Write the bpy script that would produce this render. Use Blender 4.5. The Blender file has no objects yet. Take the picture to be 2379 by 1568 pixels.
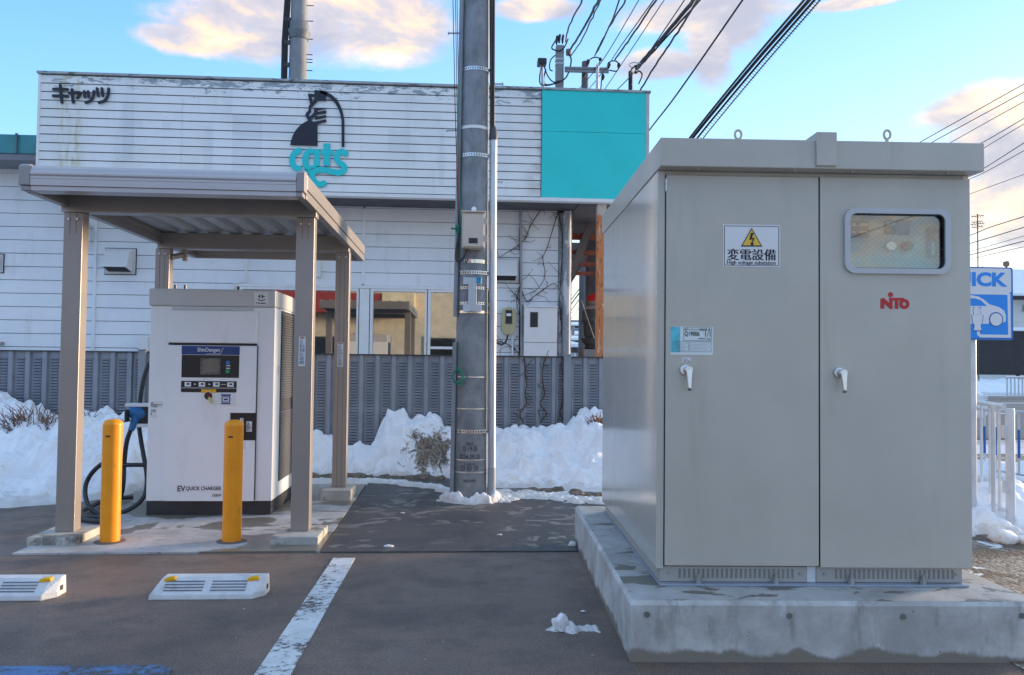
import bpy, bmesh, math, random
from math import sin, cos, pi, radians, sqrt, atan2
from mathutils import Vector, Matrix, noise
random.seed(11)
S = bpy.context.scene
COL = S.collection

# ------------------------------------------------------------------ camera
W_, H_, F_ = 2379.0, 1568.0, 1895.0          # picture units used for measuring
CAMPOS = Vector((0, 0, 1.3))
CROT = Matrix.Rotation(radians(-3.67), 3, 'Z') @ Matrix.Rotation(radians(91.84), 3, 'X') @ Matrix.Rotation(radians(.63), 3, 'Z')
cd = bpy.data.cameras.new('camera')
cam = bpy.data.objects.new('camera', cd); COL.objects.link(cam)
cam.matrix_world = Matrix.Translation(CAMPOS) @ CROT.to_4x4()
cd.sensor_width = 36; cd.lens = F_ / W_ * 36
cd.clip_start = .05; cd.clip_end = 2000
S.camera = cam

# ------------------------------------------------------------------ exposure, sun, sky
S.view_settings.view_transform = 'Standard'; S.view_settings.look = 'None'
S.view_settings.gamma = 1; S.view_settings.use_curve_mapping = False
S.view_settings.exposure = 1.36
SUN_AZ, SUN_EL = radians(66), radians(7)     # azimuth from +Y towards +X
sd = bpy.data.lights.new('sun', 'SUN'); sd.energy = 2.4; sd.angle = radians(9); sd.color = (1, .74, .5)
sun = bpy.data.objects.new('sun', sd); COL.objects.link(sun)
sv = Vector((sin(SUN_AZ) * cos(SUN_EL), cos(SUN_AZ) * cos(SUN_EL), sin(SUN_EL)))
sun.rotation_euler = sv.to_track_quat('Z', 'Y').to_euler()

def ray(x, y):
    return CROT @ Vector(((x - W_ / 2) / F_, -(y - H_ / 2) / F_, -1))
def wy(x, y, Y):
    d = ray(x, y); return CAMPOS + d * (Y / d.y)
def gz(x, y, z=0.0):
    d = ray(x, y); return CAMPOS + d * ((z - 1.3) / d.z)
def px(x, Y, y=800): return wy(x, y, Y).x
def pz(x, y, Y): return wy(x, y, Y).z

class N:
    """small node-tree writer"""
    def __init__(s, tree): s.t = tree; s.l = tree.links
    def n(s, kind, **kw):
        o = s.t.nodes.new(kind)
        for k, v in kw.items():
            if k.startswith('i_'):
                k = k[2:]; k = int(k) if k.isdigit() else k.replace('_', ' ')
                s.put(o, k, v)
            else: setattr(o, k, v)
        return o
    def put(s, o, k, v):
        if isinstance(v, bpy.types.NodeSocket): s.l.new(v, o.inputs[k])
        elif isinstance(v, bpy.types.Node): s.l.new(v.outputs[0], o.inputs[k])
        else:
            if isinstance(v, tuple) and len(v) == 3 and o.inputs[k].type == 'RGBA': v = (*v, 1)
            o.inputs[k].default_value = v
    def m(s, op, a, b=0.0, c=0.0, clamp=False):
        o = s.t.nodes.new('ShaderNodeMath'); o.operation = op; o.use_clamp = clamp
        for i, v in enumerate((a, b, c)): s.put(o, i, v)
        return o.outputs[0]
    def vm(s, op, a, b=(0, 0, 0)):
        o = s.t.nodes.new('ShaderNodeVectorMath'); o.operation = op
        s.put(o, 0, a); s.put(o, 1, b)
        return o.outputs['Value'] if op in ('DOT_PRODUCT', 'LENGTH') else o.outputs[0]
    def ramp(s, f, *st, interp='LINEAR'):
        o = s.t.nodes.new('ShaderNodeValToRGB'); s.put(o, 0, f); r = o.color_ramp; r.interpolation = interp
        while len(r.elements) < len(st): r.elements.new(.5)
        for e, (p, c) in zip(r.elements, st):
            e.position = p; e.color = (c, c, c, 1) if isinstance(c, (int, float)) else (*c, 1)
        return o.outputs[0]
    def mr(s, f, a, b, c=0.0, d=1.0, smooth=True):
        o = s.t.nodes.new('ShaderNodeMapRange'); o.interpolation_type = 'SMOOTHSTEP' if smooth else 'LINEAR'
        for i, v in enumerate((f, a, b, c, d)): s.put(o, i, v)
        return o.outputs[0]
    def mix(s, f, a, b, mode='MIX'):
        o = s.t.nodes.new('ShaderNodeMix'); o.data_type = 'RGBA'; o.blend_type = mode
        for i, v in ((0, f), (6, a), (7, b)): s.put(o, i, v)
        return o.outputs[2]
    def noise(s, vec, scale, detail=4, rough=.55, dist=0.0):
        o = s.t.nodes.new('ShaderNodeTexNoise')
        s.put(o, 'Vector', vec); s.put(o, 'Scale', scale); s.put(o, 'Detail', detail); s.put(o, 'Roughness', rough); s.put(o, 'Distortion', dist)
        return o.outputs[0]
    def vec(s, v, sc): return s.vm('MULTIPLY', v, sc)

world = bpy.data.worlds.new('World'); S.world = world; world.use_nodes = True
wt = world.node_tree; wt.nodes.clear(); w = N(wt)
tc = w.n('ShaderNodeTexCoord').outputs['Generated']
dirn = w.vm('NORMALIZE', tc)
sky = w.n('ShaderNodeTexSky', sky_type='NISHITA', sun_disc=False, sun_elevation=SUN_EL, sun_rotation=SUN_AZ, altitude=10, air_density=1.0, dust_density=1.2, ozone_density=2.0)
sep = w.n('ShaderNodeSeparateXYZ', i_0=dirn)
el = sep.outputs[2]
sunw = w.mr(w.vm('DOT_PRODUCT', dirn, tuple(sv)), -.2, 1.0)
grad = w.ramp(el, (0, (4.1, 4.6, 4.6)), (.10, (2.8, 4.3, 5.5)), (.24, (1.35, 3.1, 5.7)), (.40, (.80, 2.2, 4.9)), (1, (1.3, 2.9, 5.0)))
grad = w.mix(w.m('MULTIPLY', sunw, .75), grad, w.ramp(el, (0, (6.2, 4.7, 2.3)), (.08, (5.6, 4.7, 3.0)), (.2, (3.1, 4.4, 5.3)), (.42, (1.5, 3.4, 5.8)), (1, (1.4, 3.0, 5.0))))
skyc = w.mix(.22, grad, w.vm('MULTIPLY', sky.outputs[0], (1.6, 1.6, 1.6)))
# clouds, fixed to directions of the sky
def blob(x, y, rx, ry):
    c = ray(x, y).normalized(); rt = c.cross(Vector((0, 0, 1))).normalized(); up = rt.cross(c)
    d = w.vm('SUBTRACT', dirn, tuple(c))
    a = w.m('DIVIDE', w.vm('DOT_PRODUCT', d, tuple(rt)), rx / F_); b = w.m('DIVIDE', w.vm('DOT_PRODUCT', d, tuple(up)), ry / F_)
    return w.m('SUBTRACT', 1, w.m('SQRT', w.m('ADD', w.m('MULTIPLY', a, a), w.m('MULTIPLY', b, b))))
val = None
for b in ((740, 0, 370, 135), (900, 50, 190, 105), (570, 70, 220, 75), (430, 90, 120, 40), (1640, 30, 220, 45), (1650, 100, 60, 110), (1530, 150, 110, 40), (1690, 55, 110, 70), (2290, 250, 130, 60), (2390, 330, 180, 110), (2420, 460, 230, 120), (1240, 20, 130, 30), (1990, 5, 110, 16)):
    v_ = blob(*b); val = v_ if val is None else w.m('MAXIMUM', val, v_)
flat = w.n('ShaderNodeCombineXYZ', i_0=w.m('DIVIDE', sep.outputs[0], w.m('ADD', w.m('ABSOLUTE', el), .22)), i_1=w.m('DIVIDE', sep.outputs[1], w.m('ADD', w.m('ABSOLUTE', el), .22)))
nz = w.noise(w.vec(dirn, (1, 1, 1.9)), 8, 8, .66, .25)
vdir = (CROT @ Vector((0, .1, -1))).normalized()
gen = w.m('SUBTRACT', w.m('MULTIPLY', w.noise(flat.outputs[0], 1.1, 6, .55), 2.0), w.m('ADD', .90, w.m('MULTIPLY', w.mr(w.vm('DOT_PRODUCT', dirn, tuple(vdir)), .5, .85), .5)))  # unseen clouds outside the view, coverage raised for brighter, more neutral light
val = w.m('MAXIMUM', w.m('MINIMUM', w.m('SUBTRACT', w.m('MULTIPLY', w.m('MAXIMUM', val, -1), 1.6), .08), .70), gen)
cm = w.mr(w.m('ADD', val, w.m('ADD', w.m('MULTIPLY', w.m('SUBTRACT', nz, .5), 1.5), w.m('MULTIPLY', w.m('SUBTRACT', w.noise(w.vec(dirn, (1, 1, 1.6)), 34, 6, .65), .5), .45))), -.10, .62)
shade = w.noise(w.vec(dirn, (1, 1, 2.0)), 8.5, 7, .58, .3)
cc = w.ramp(shade, (.34, (2.1, 2.1, 2.6)), (.46, (2.9, 2.65, 2.8)), (.54, (4.9, 3.45, 2.35)), (.66, (5.6, 4.5, 3.3)))
cc = w.mix(w.m('MULTIPLY', sunw, .55), cc, w.ramp(shade, (.38, (2.3, 2.2, 2.4)), (.66, (5.0, 4.4, 3.7))))
final = w.mix(w.m('MULTIPLY', cm, .92), skyc, cc)
bg = w.n('ShaderNodeBackground', i_Color=final, i_Strength=.11)
wo = w.n('ShaderNodeOutputWorld', i_Surface=bg)

# ------------------------------------------------------------------ materials
MT = {}
def mat(name, col, rough=.6, metal=0.0, var=.12, vs=3.0, bump=0.0, bs=120.0, spec=.5, col2=None, mask=None, coat=0.0, stretch=(1, 1, 1), rvar=.1):
    if name in MT: return MT[name]
    m = bpy.data.materials.new(name); m.use_nodes = True; t = m.node_tree; t.nodes.clear(); g = N(t)
    P = g.vec(g.n('ShaderNodeNewGeometry').outputs['Position'], stretch)
    n1 = g.noise(P, vs, 5, .6)
    c = g.mix(g.mr(n1, .3, .7), tuple(v * (1 - var) for v in col), tuple(min(1, v * (1 + var)) for v in col))
    if col2 is not None:                      # worn / stained patches of a second colour: mask = (scale, lo, hi, stretch)
        sc, lo, hi, st = mask
        mk = g.mr(g.noise(g.vec(P, st), sc, 7, .62, .4), lo, hi)
        c = g.mix(mk, c, col2)
    b = g.n('ShaderNodeBsdfPrincipled', i_Base_Color=c, i_Metallic=metal)
    r = g.m('ADD', rough - rvar / 2, g.m('MULTIPLY', g.noise(P, vs * 2.3, 4), rvar)); g.put(b, 'Roughness', r)
    g.put(b, 'Specular IOR Level', spec)
    if coat: g.put(b, 'Coat Weight', coat); g.put(b, 'Coat Roughness', .08)
    if bump:
        bp = g.n('ShaderNodeBump', i_Strength=1.0, i_Distance=bump, i_Height=g.noise(P, bs, 3, .6)); g.put(b, 'Normal', bp)
    g.n('ShaderNodeOutputMaterial', i_Surface=b)
    MT[name] = m; return m

def custom(name, fn):
    if name in MT: return MT[name]
    m = bpy.data.materials.new(name); m.use_nodes = True; t = m.node_tree; t.nodes.clear(); g = N(t)
    b = g.n('ShaderNodeBsdfPrincipled'); P = g.n('ShaderNodeNewGeometry').outputs['Position']
    sh = fn(g, b, P) or b
    g.n('ShaderNodeOutputMaterial', i_Surface=sh); MT[name] = m; return m

def f_asphalt(g, b, P):
    big = g.noise(P, .55, 5, .6, .5); mid = g.noise(P, 3.2, 6, .65); fine = g.noise(P, 170, 2, .7); gr = g.noise(P, 60, 3, .7)
    c = g.mix(g.mr(big, .35, .65), (.150, .112, .090), (.235, .166, .128))
    c = g.mix(g.m('MULTIPLY', g.mr(mid, .42, .72), .6), c, (.098, .085, .078))
    c = g.mix(g.mr(g.noise(P, 95, 3, .75), .34, .68), g.vm('MULTIPLY', c, (.66, .66, .66)), g.vm('MULTIPLY', c, (1.36, 1.34, 1.32)))
    c = g.mix(g.mr(gr, .66, .72), c, (.30, .26, .22))
    c = g.mix(g.m('MULTIPLY', g.mr(g.noise(g.vec(P, (1, .35, 1)), 1.6, 6, .7, 1.0), .56, .66), .35), c, (.20, .165, .145))
    c = g.mix(g.mr(g.noise(P, 38, 2, .5), .74, .78), c, (.035, .03, .028))
    g.put(b, 'Base Color', c); g.put(b, 'Roughness', g.mr(mid, .35, .7, .46, .66))
    bp = g.n('ShaderNodeBump', i_Strength=.7, i_Distance=.004, i_Height=g.m('ADD', fine, g.m('MULTIPLY', gr, .6))); g.put(b, 'Normal', bp)
def f_patch(g, b, P):
    Q = g.vec(P, (1, 1.25, 1))
    big = g.noise(Q, 1.7, 6, .6, .6); ice = g.noise(Q, 4.2, 5, .55, 1.2); fine = g.noise(P, 150, 2, .7)
    c = g.mix(g.mr(big, .3, .7), (.050, .049, .053), (.095, .085, .080))
    k = g.m('MULTIPLY', g.mr(ice, .555, .575), g.mr(g.noise(P, .9, 2), .36, .56))
    k = g.m('MULTIPLY', k, .9)
    c = g.mix(g.mr(fine, .3, .75), g.vm('MULTIPLY', c, (.75, .75, .75)), g.vm('MULTIPLY', c, (1.25, 1.25, 1.25)))
    c = g.mix(k, c, (.23, .205, .185))
    g.put(b, 'Base Color', c); g.put(b, 'Roughness', g.mr(big, .3, .7, .38, .58))
    g.put(b, 'Normal', g.n('ShaderNodeBump', i_Strength=.6, i_Distance=.004, i_Height=g.m('ADD', fine, g.m('MULTIPLY', k, 1.0))))
def f_slab(g, b, P):
    Q = g.vec(P, (.8, 1.2, 1))
    wet = g.mr(g.m('ADD', g.noise(Q, 1.35, 5, .55, 1.0), g.m('MULTIPLY', g.noise(Q, 7, 4, .6), .10)), .556, .574)
    c = g.mix(g.mr(g.noise(P, 3, 6, .65), .3, .7), (.36, .36, .35), (.56, .56, .55))
    c = g.mix(g.mr(g.noise(g.vec(P, (1, 3, 1)), 16, 4, .6), .55, .75), c, (.24, .24, .235))
    c = g.mix(wet, c, (.20, .178, .142))
    g.put(b, 'Base Color', c); g.put(b, 'Roughness', g.m('SUBTRACT', .72, g.m('MULTIPLY', wet, .42)))
    g.put(b, 'Normal', g.n('ShaderNodeBump', i_Strength=.35, i_Distance=.003, i_Height=g.noise(P, 45, 4, .65)))
def f_conc(g, b, P):
    z = g.n('ShaderNodeSeparateXYZ', i_0=P).outputs[2]
    c = g.mix(g.mr(g.noise(P, 2.6, 7, .68), .32, .68), (.38, .375, .36), (.62, .62, .605))
    c = g.mix(g.mr(g.noise(g.vec(P, (1, 1, .45)), 5.5, 6, .7, .6), .56, .70), c, (.62, .64, .65))
    c = g.mix(g.m('MULTIPLY', g.mr(g.noise(g.vec(P, (1, 1, .3)), 10, 5, .6), .52, .7), .6), c, (.21, .20, .18))
    c = g.mix(g.mr(g.noise(P, 55, 2, .5), .73, .76), c, (.16, .10, .09))
    lo = g.mr(g.m('ADD', z, g.m('MULTIPLY', g.m('SUBTRACT', g.noise(g.vec(P, (1, 1, .5)), 3.5, 5, .6), .5), -.20)), .020, .044)
    c = g.mix(lo, (.24, .215, .175), c)      # damp foot of the plinth
    top = g.mr(z, .262, .266); wet = g.m('MULTIPLY', top, g.mr(g.noise(g.vec(P, (1, 2, 1)), 2.6, 5, .55, .8), .545, .56))
    c = g.mix(g.m('MULTIPLY', top, .45), c, (.27, .27, .245))
    c = g.mix(wet, c, (.13, .115, .09))
    g.put(b, 'Base Color', c); g.put(b, 'Roughness', g.m('SUBTRACT', .8, g.m('MULTIPLY', wet, .35)))
    g.put(b, 'Normal', g.n('ShaderNodeBump', i_Strength=.5, i_Distance=.004, i_Height=g.m('ADD', g.noise(P, 40, 5, .7), g.m('MULTIPLY', g.noise(P, 6, 3), 1.5))))
def f_snow(g, b, P):
    n = g.noise(P, 2.2, 5, .6); d = g.noise(P, 6.5, 6, .7, .5)
    c = g.mix(g.mr(n, .3, .7), (.87, .88, .90), (.95, .95, .95))
    zz = g.n('ShaderNodeSeparateXYZ', i_0=P).outputs[2]
    c = g.mix(g.m('MULTIPLY', g.mr(d, .58, .78), .55), c, (.52, .45, .37))
    c = g.mix(g.m('MULTIPLY', g.mr(g.m('ADD', zz, g.m('MULTIPLY', d, .30)), .17, .24, 1.0, 0.0), .5), c, (.46, .41, .35))
    c = g.mix(g.mr(g.noise(P, 34, 3, .6), .73, .78), c, (.30, .24, .18))
    dd = g.vm('LENGTH', g.vm('MULTIPLY', g.vm('SUBTRACT', P, (-.33, 9.55, .27)), (2.7, .8, 2.9)))   # soil thrown up with the snow
    k = g.m('MULTIPLY', g.mr(g.m('ADD', g.m('MULTIPLY', dd, .45), g.m('MULTIPLY', g.noise(P, 5, 7, .8, 1.2), 1.4)), .92, 1.06, 1.0, 0.0), g.mr(dd, .9, 1.3, 1.0, 0.0))
    c = g.mix(k, c, g.mix(g.mr(g.noise(P, 30, 4, .7), .35, .65), (.085, .062, .045), (.32, .26, .20)))
    g.put(b, 'Base Color', c); g.put(b, 'Roughness', .75); g.put(b, 'Subsurface Weight', .12); g.put(b, 'Subsurface Radius', (.02, .025, .03)); g.put(b, 'Subsurface Scale', .5)
    g.put(b, 'Normal', g.n('ShaderNodeBump', i_Strength=.8, i_Distance=.012, i_Height=g.m('ADD', g.noise(P, 22, 5, .7), g.m('MULTIPLY', g.noise(P, 80, 3, .7), .35))))
def f_dirt(g, b, P):
    c = g.mix(g.mr(g.noise(P, 14, 6, .7), .35, .65), (.10, .075, .055), (.24, .18, .13))
    c = g.mix(g.mr(g.noise(P, 60, 3, .6), .5, .7), c, (.34, .29, .22))
    g.put(b, 'Base Color', c); g.put(b, 'Roughness', .85)
    g.put(b, 'Normal', g.n('ShaderNodeBump', i_Strength=1.0, i_Distance=.02, i_Height=g.noise(P, 50, 4, .7)))
def f_gravel(g, b, P):
    v = g.n('ShaderNodeTexVoronoi', i_Vector=P, i_Scale=42.0)
    c = g.ramp(v.outputs['Color'], (0, (.10, .08, .065)), (.5, (.26, .22, .17)), (1, (.48, .44, .38)))
    c = g.mix(g.mr(g.noise(P, 2.4, 5, .6, .6), .47, .56), c, (.14, .105, .075))
    c = g.mix(g.mr(g.noise(P, 3.3, 5, .6, .8), .60, .66), c, (.80, .82, .85))
    g.put(b, 'Base Color', c); g.put(b, 'Roughness', .8)
    g.put(b, 'Normal', g.n('ShaderNodeBump', i_Strength=1.0, i_Distance=.015, i_Height=g.m('SUBTRACT', 1, v.outputs['Distance'])))
def f_paint(col, under, lo=.47, hi=.53):
    def fn(g, b, P):
        n = g.m('ADD', g.m('MULTIPLY', g.noise(P, 26, 5, .75), .55), g.m('MULTIPLY', g.noise(P, 2.4, 4, .6), .45))
        k = g.mr(n, lo, hi)
        fine = g.noise(P, 150, 2, .7)
        c = g.mix(k, under, g.mix(g.mr(g.noise(P, 9, 5), .35, .7), tuple(v * .84 for v in col), col))
        g.put(b, 'Base Color', c); g.put(b, 'Roughness', .62)
        g.put(b, 'Normal', g.n('ShaderNodeBump', i_Strength=.7, i_Distance=.003, i_Height=g.m('ADD', fine, k)))
    return fn
def f_fascia(g, b, P):
    z = g.n('ShaderNodeSeparateXYZ', i_0=P).outputs[2]; x = g.n('ShaderNodeSeparateXYZ', i_0=P).outputs[0]
    c = g.mix(g.mr(g.noise(P, 1.2, 5, .6), .3, .7), (.78, .79, .77), (.87, .88, .87))
    c = g.mix(g.m('MULTIPLY', g.mr(g.noise(g.vec(P, (1.4, 1, .18)), 2.2, 5, .6), .52, .66), .28), c, (.56, .60, .63))
    top = g.mr(z, 4.95, 5.38)
    peel = g.mr(g.m('ADD', g.noise(g.vec(P, (1, 1, 2.6)), 3.6, 8, .72, .5), g.m('MULTIPLY', top, .17)), .665, .72)
    c = g.mix(peel, c, (.33, .37, .40))
    for (xa, xb, za, zb) in ((-4.9, -4.72, 4.15, 5.0), (-4.85, -4.6, 4.62, 4.76), (-4.35, -4.2, 4.6, 4.75), (-4.08, -4.03, 3.9, 5.1), (-3.75, -3.6, 4.0, 4.7), (-3.35, -2.9, 3.95, 4.9), (-3.35, -2.4, 4.55, 4.9), (-1.1, -.75, 4.4, 4.75), (-.35, -.25, 3.9, 4.8), (.2, .6, 4.5, 4.6)):
        bx_ = g.m('MULTIPLY', g.mr(g.m('ABSOLUTE', g.m('SUBTRACT', x, (xa + xb) / 2)), (xb - xa) / 2, (xb - xa) / 2 - .02), g.mr(g.m('ABSOLUTE', g.m('SUBTRACT', z, (za + zb) / 2)), (zb - za) / 2, (zb - za) / 2 - .02))
        c = g.mix(g.m('MULTIPLY', bx_, .22), c, (.52, .56, .60))
    st = g.m('MULTIPLY', g.mr(g.m('ABSOLUTE', g.m('SUBTRACT', x, -5.62)), .28, .05), g.mr(g.noise(g.vec(P, (3, 1, 1)), 3, 5, .65), .42, .66))
    c = g.mix(g.m('MULTIPLY', st, .7), c, (.55, .49, .22))
    rs = g.m('MULTIPLY', g.mr(g.m('SUBTRACT', 1.17, x), .34, .0), g.mr(g.noise(P, 3.5, 5), .4, .6))
    c = g.mix(g.m('MULTIPLY', rs, .55), c, (.45, .37, .30))
    g.put(b, 'Base Color', c); g.put(b, 'Roughness', .5)
def f_siding(g, b, P):
    c = g.mix(g.mr(g.noise(P, .9, 5, .6), .3, .7), (.78, .80, .82), (.88, .89, .90))
    c = g.mix(g.m('MULTIPLY', g.mr(g.noise(g.vec(P, (1, 1, .2)), 5, 5, .65), .56, .75), .3), c, (.50, .49, .45))
    g.put(b, 'Base Color', c); g.put(b, 'Roughness', .5)
def f_pole(g, b, P):
    c = g.mix(g.mr(g.noise(g.vec(P, (1, 1, .6)), 5, 7, .7, .4), .30, .70), (.165, .185, .205), (.31, .335, .365))
    c = g.mix(g.m('MULTIPLY', g.mr(g.noise(g.vec(P, (2, 2, .35)), 14, 6, .7, .5), .55, .7), .4), c, (.10, .105, .11))
    c = g.mix(g.mr(g.noise(P, 70, 3, .6), .70, .76), c, (.05, .05, .055))
    g.put(b, 'Base Color', c); g.put(b, 'Roughness', .62)
    g.put(b, 'Normal', g.n('ShaderNodeBump', i_Strength=.45, i_Distance=.004, i_Height=g.noise(g.vec(P, (1, 1, .6)), 30, 6, .7)))
def f_glass(refl, tint):
    def fn(g, b, P):
        gl = g.n('ShaderNodeBsdfGlossy', i_Color=(.92, .95, .97), i_Roughness=.02)
        tr = g.n('ShaderNodeBsdfTransparent', i_Color=tint)
        fr = g.n('ShaderNodeFresnel', i_IOR=1.5)
        return g.n('ShaderNodeMixShader', i_0=g.m('ADD', fr.outputs[0], refl, clamp=True), i_1=tr, i_2=gl)
    return fn
def f_rust(g, b, P):
    n = g.noise(g.vec(P, (3, 3, .55)), 9, 7, .7, .6)
    c = g.mix(g.mr(n, .54, .64), (.62, .21, .07), (.70, .56, .44))
    c = g.mix(g.mr(g.noise(g.vec(P, (2, 2, .6)), 13, 5, .65), .54, .66), c, (.22, .075, .035))
    z = g.n('ShaderNodeSeparateXYZ', i_0=P).outputs[2]
    c = g.mix(g.mr(g.m('ADD', z, g.m('MULTIPLY', n, .5)), 3.72, 3.85), c, (.62, .56, .50))
    g.put(b, 'Base Color', c); g.put(b, 'Roughness', .8)
M_asph = custom('asphalt', f_asphalt); M_patch = custom('dark_asphalt', f_patch); M_slab = custom('slab_concrete', f_slab)
M_conc = custom('plinth_concrete', f_conc); M_snow = custom('snow', f_snow); M_dirt = custom('dirt', f_dirt); M_grav = custom('gravel', f_gravel)
M_line = custom('line_paint', f_paint((.80, .80, .79), (.12, .10, .09), .43, .50)); M_blue = custom('blue_paint', f_paint((.12, .24, .46), (.10, .088, .08), .46, .56))
M_fas = custom('fascia_paint', f_fascia); M_sid = custom('siding_paint', f_siding); M_pole = custom('pole_concrete', f_pole)
M_wglass = custom('window_glass', f_glass(.40, (.34, .36, .34))); M_cglass = custom('wired_glass', f_glass(.07, (.90, .94, .92))); M_rust = custom('rusty_steel', f_rust)
M_cab = mat('cabinet_paint', (.515, .485, .42), .36, var=.04, col2=(.45, .42, .36), mask=(2.4, .56, .78, (3, 3, .35)), bump=.0006, bs=420, spec=.5, coat=.25, rvar=.04)
M_cabside = mat('cabinet_side_paint', (.55, .53, .48), .20, var=.03, bump=.0002, bs=8, spec=.6, coat=.55, rvar=.02)
M_canopy = mat('canopy_aluminium', (.36, .325, .30), .38, metal=.45, var=.03, bump=.0004, bs=300, rvar=.05)
M_cangrey = mat('canopy_cap', (.33, .31, .315), .5, var=.03)
M_deck = mat('canopy_deck', (.55, .58, .60), .35, metal=.4, var=.05)
M_charg = mat('charger_white', (.90, .90, .895), .42, var=.02, col2=(.76, .76, .74), mask=(3, .55, .8, (2, 2, .4)), bump=.0005, bs=350)
M_chcap = mat('charger_cap_grey', (.60, .60, .59), .42, var=.02, bump=.0005, bs=350)
M_black = mat('black_plastic', (.018, .018, .02), .38, var=.1); M_dark = mat('dark_grey', (.05, .05, .055), .5, var=.1)
M_plinth = mat('plinth_black', (.035, .035, .038), .5, var=.15, bump=.0006, bs=300)
M_yel = mat('yellow_bollard', (1.0, .335, .006), .40, var=.06, vs=8, col2=(.55, .27, .02), mask=(11, .60, .72, (1, 1, .6)))
M_yell = mat('yellow_plastic', (.90, .46, .01), .4, var=.04)
M_white = mat('white_paint', (.82, .82, .81), .45, var=.04, vs=6); M_rail = mat('rail_white', (.62, .64, .67), .4, var=.07, vs=9)
M_stop = mat('wheel_stop_white', (.66, .67, .68), .7, var=.1, vs=9, bump=.002, bs=90, col2=(.42, .40, .37), mask=(7, .60, .75, (1, 1, 1)))
M_galv = mat('galvanised', (.56, .60, .65), .45, metal=.6, var=.12, vs=14, stretch=(1, 1, .25)); M_steel = mat('steel', (.66, .67, .68), .28, metal=.9, var=.06)
M_fence = mat('fence_sheet', (.29, .31, .35), .48, metal=.2, var=.09, vs=5, col2=(.20, .19, .185), mask=(4, .60, .78, (1, 1, .4)))
M_trim = mat('fence_cap', (.05, .045, .045), .6); M_void = mat('gap_dark', (.022, .024, .028), .8)
M_teal = mat('teal_panel', (.02, .66, .64), .34, var=.03, vs=2, bump=.0006, bs=60); M_tealroof = mat('teal_roof', (.045, .25, .28), .45, var=.1)
M_meter = mat('meter_beige', (.48, .41, .24), .5); M_lid = mat('box_white', (.80, .78, .76), .4, var=.03)
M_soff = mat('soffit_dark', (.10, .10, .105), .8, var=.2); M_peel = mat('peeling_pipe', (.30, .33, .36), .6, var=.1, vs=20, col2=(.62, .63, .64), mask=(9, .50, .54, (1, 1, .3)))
M_cabbox = mat('beige_box', (.60, .53, .45), .42, var=.03); M_bluep = mat('blue_plastic', (.02, .16, .40), .35); M_navy = mat('navy_print', (.02, .055, .20), .4)
M_cable = mat('cable_rubber', (.03, .033, .037), .45); M_wire = mat('wire_black', (.012, .012, .015), .6); M_green = mat('green_rope', (.02, .26, .17), .6)
M_red = mat('red_print', (.50, .012, .02), .4); M_ink = mat('ink', (.012, .013, .03), .5); M_sb = mat('sign_blue', (.008, .25, .78), .4, var=.02); M_sbd = mat('sign_blue_dark', (.015, .14, .45), .4, var=.02)
M_sw = mat('sign_white', (.66, .70, .76), .4, var=.02); M_signy = mat('sign_yellow', (.88, .55, .05), .4, var=.02); M_lab = mat('label_white', (.78, .79, .80), .4, var=.03)
M_stone = mat('statue_stone', (.085, .085, .08), .8, var=.2, bump=.01, bs=25); M_cap = mat('red_knit', (.72, .015, .02), .8); M_vine = mat('vine_bark', (.085, .06, .045), .8, var=.3, vs=9)
M_cream = mat('cream_wall', (.66, .58, .43), .7); M_redroof = mat('red_roof', (.36, .05, .04), .5); M_house = mat('house_wall', (.60, .60, .57), .7, var=.06); M_hdark = mat('house_dark', (.035, .033, .036), .7)
M_tire = mat('tyre', (.025, .025, .025), .7); M_car = mat('car_white', (.75, .77, .80), .25, coat=.6, var=.02); M_carglass = mat('car_glass', (.02, .025, .03), .06, spec=.8)
M_lens = mat('lamp_lens', (.65, .68, .72), .1, metal=.5); M_ice = mat('ice', (.62, .62, .61), .18, var=.1, vs=20, bump=.004, bs=30, coat=.4)
M_lcd = mat('lcd', (.17, .155, .14), .18, var=.08, vs=20); M_concrete2 = mat('pad_concrete', (.50, .48, .43), .8, var=.12, vs=8, bump=.003, bs=60, col2=(.2, .19, .17), mask=(5, .5, .6, (1, 1, 1)))
M_asphpole = mat('far_pole_grey', (.23, .245, .26), .7, var=.12, vs=6, stretch=(1, 1, .4)); M_foil = mat('foil_band', (.70, .66, .62), .18, metal=1.0, var=.3, vs=60); M_hill = mat('far_town_wall', (.42, .47, .54), .8)

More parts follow.
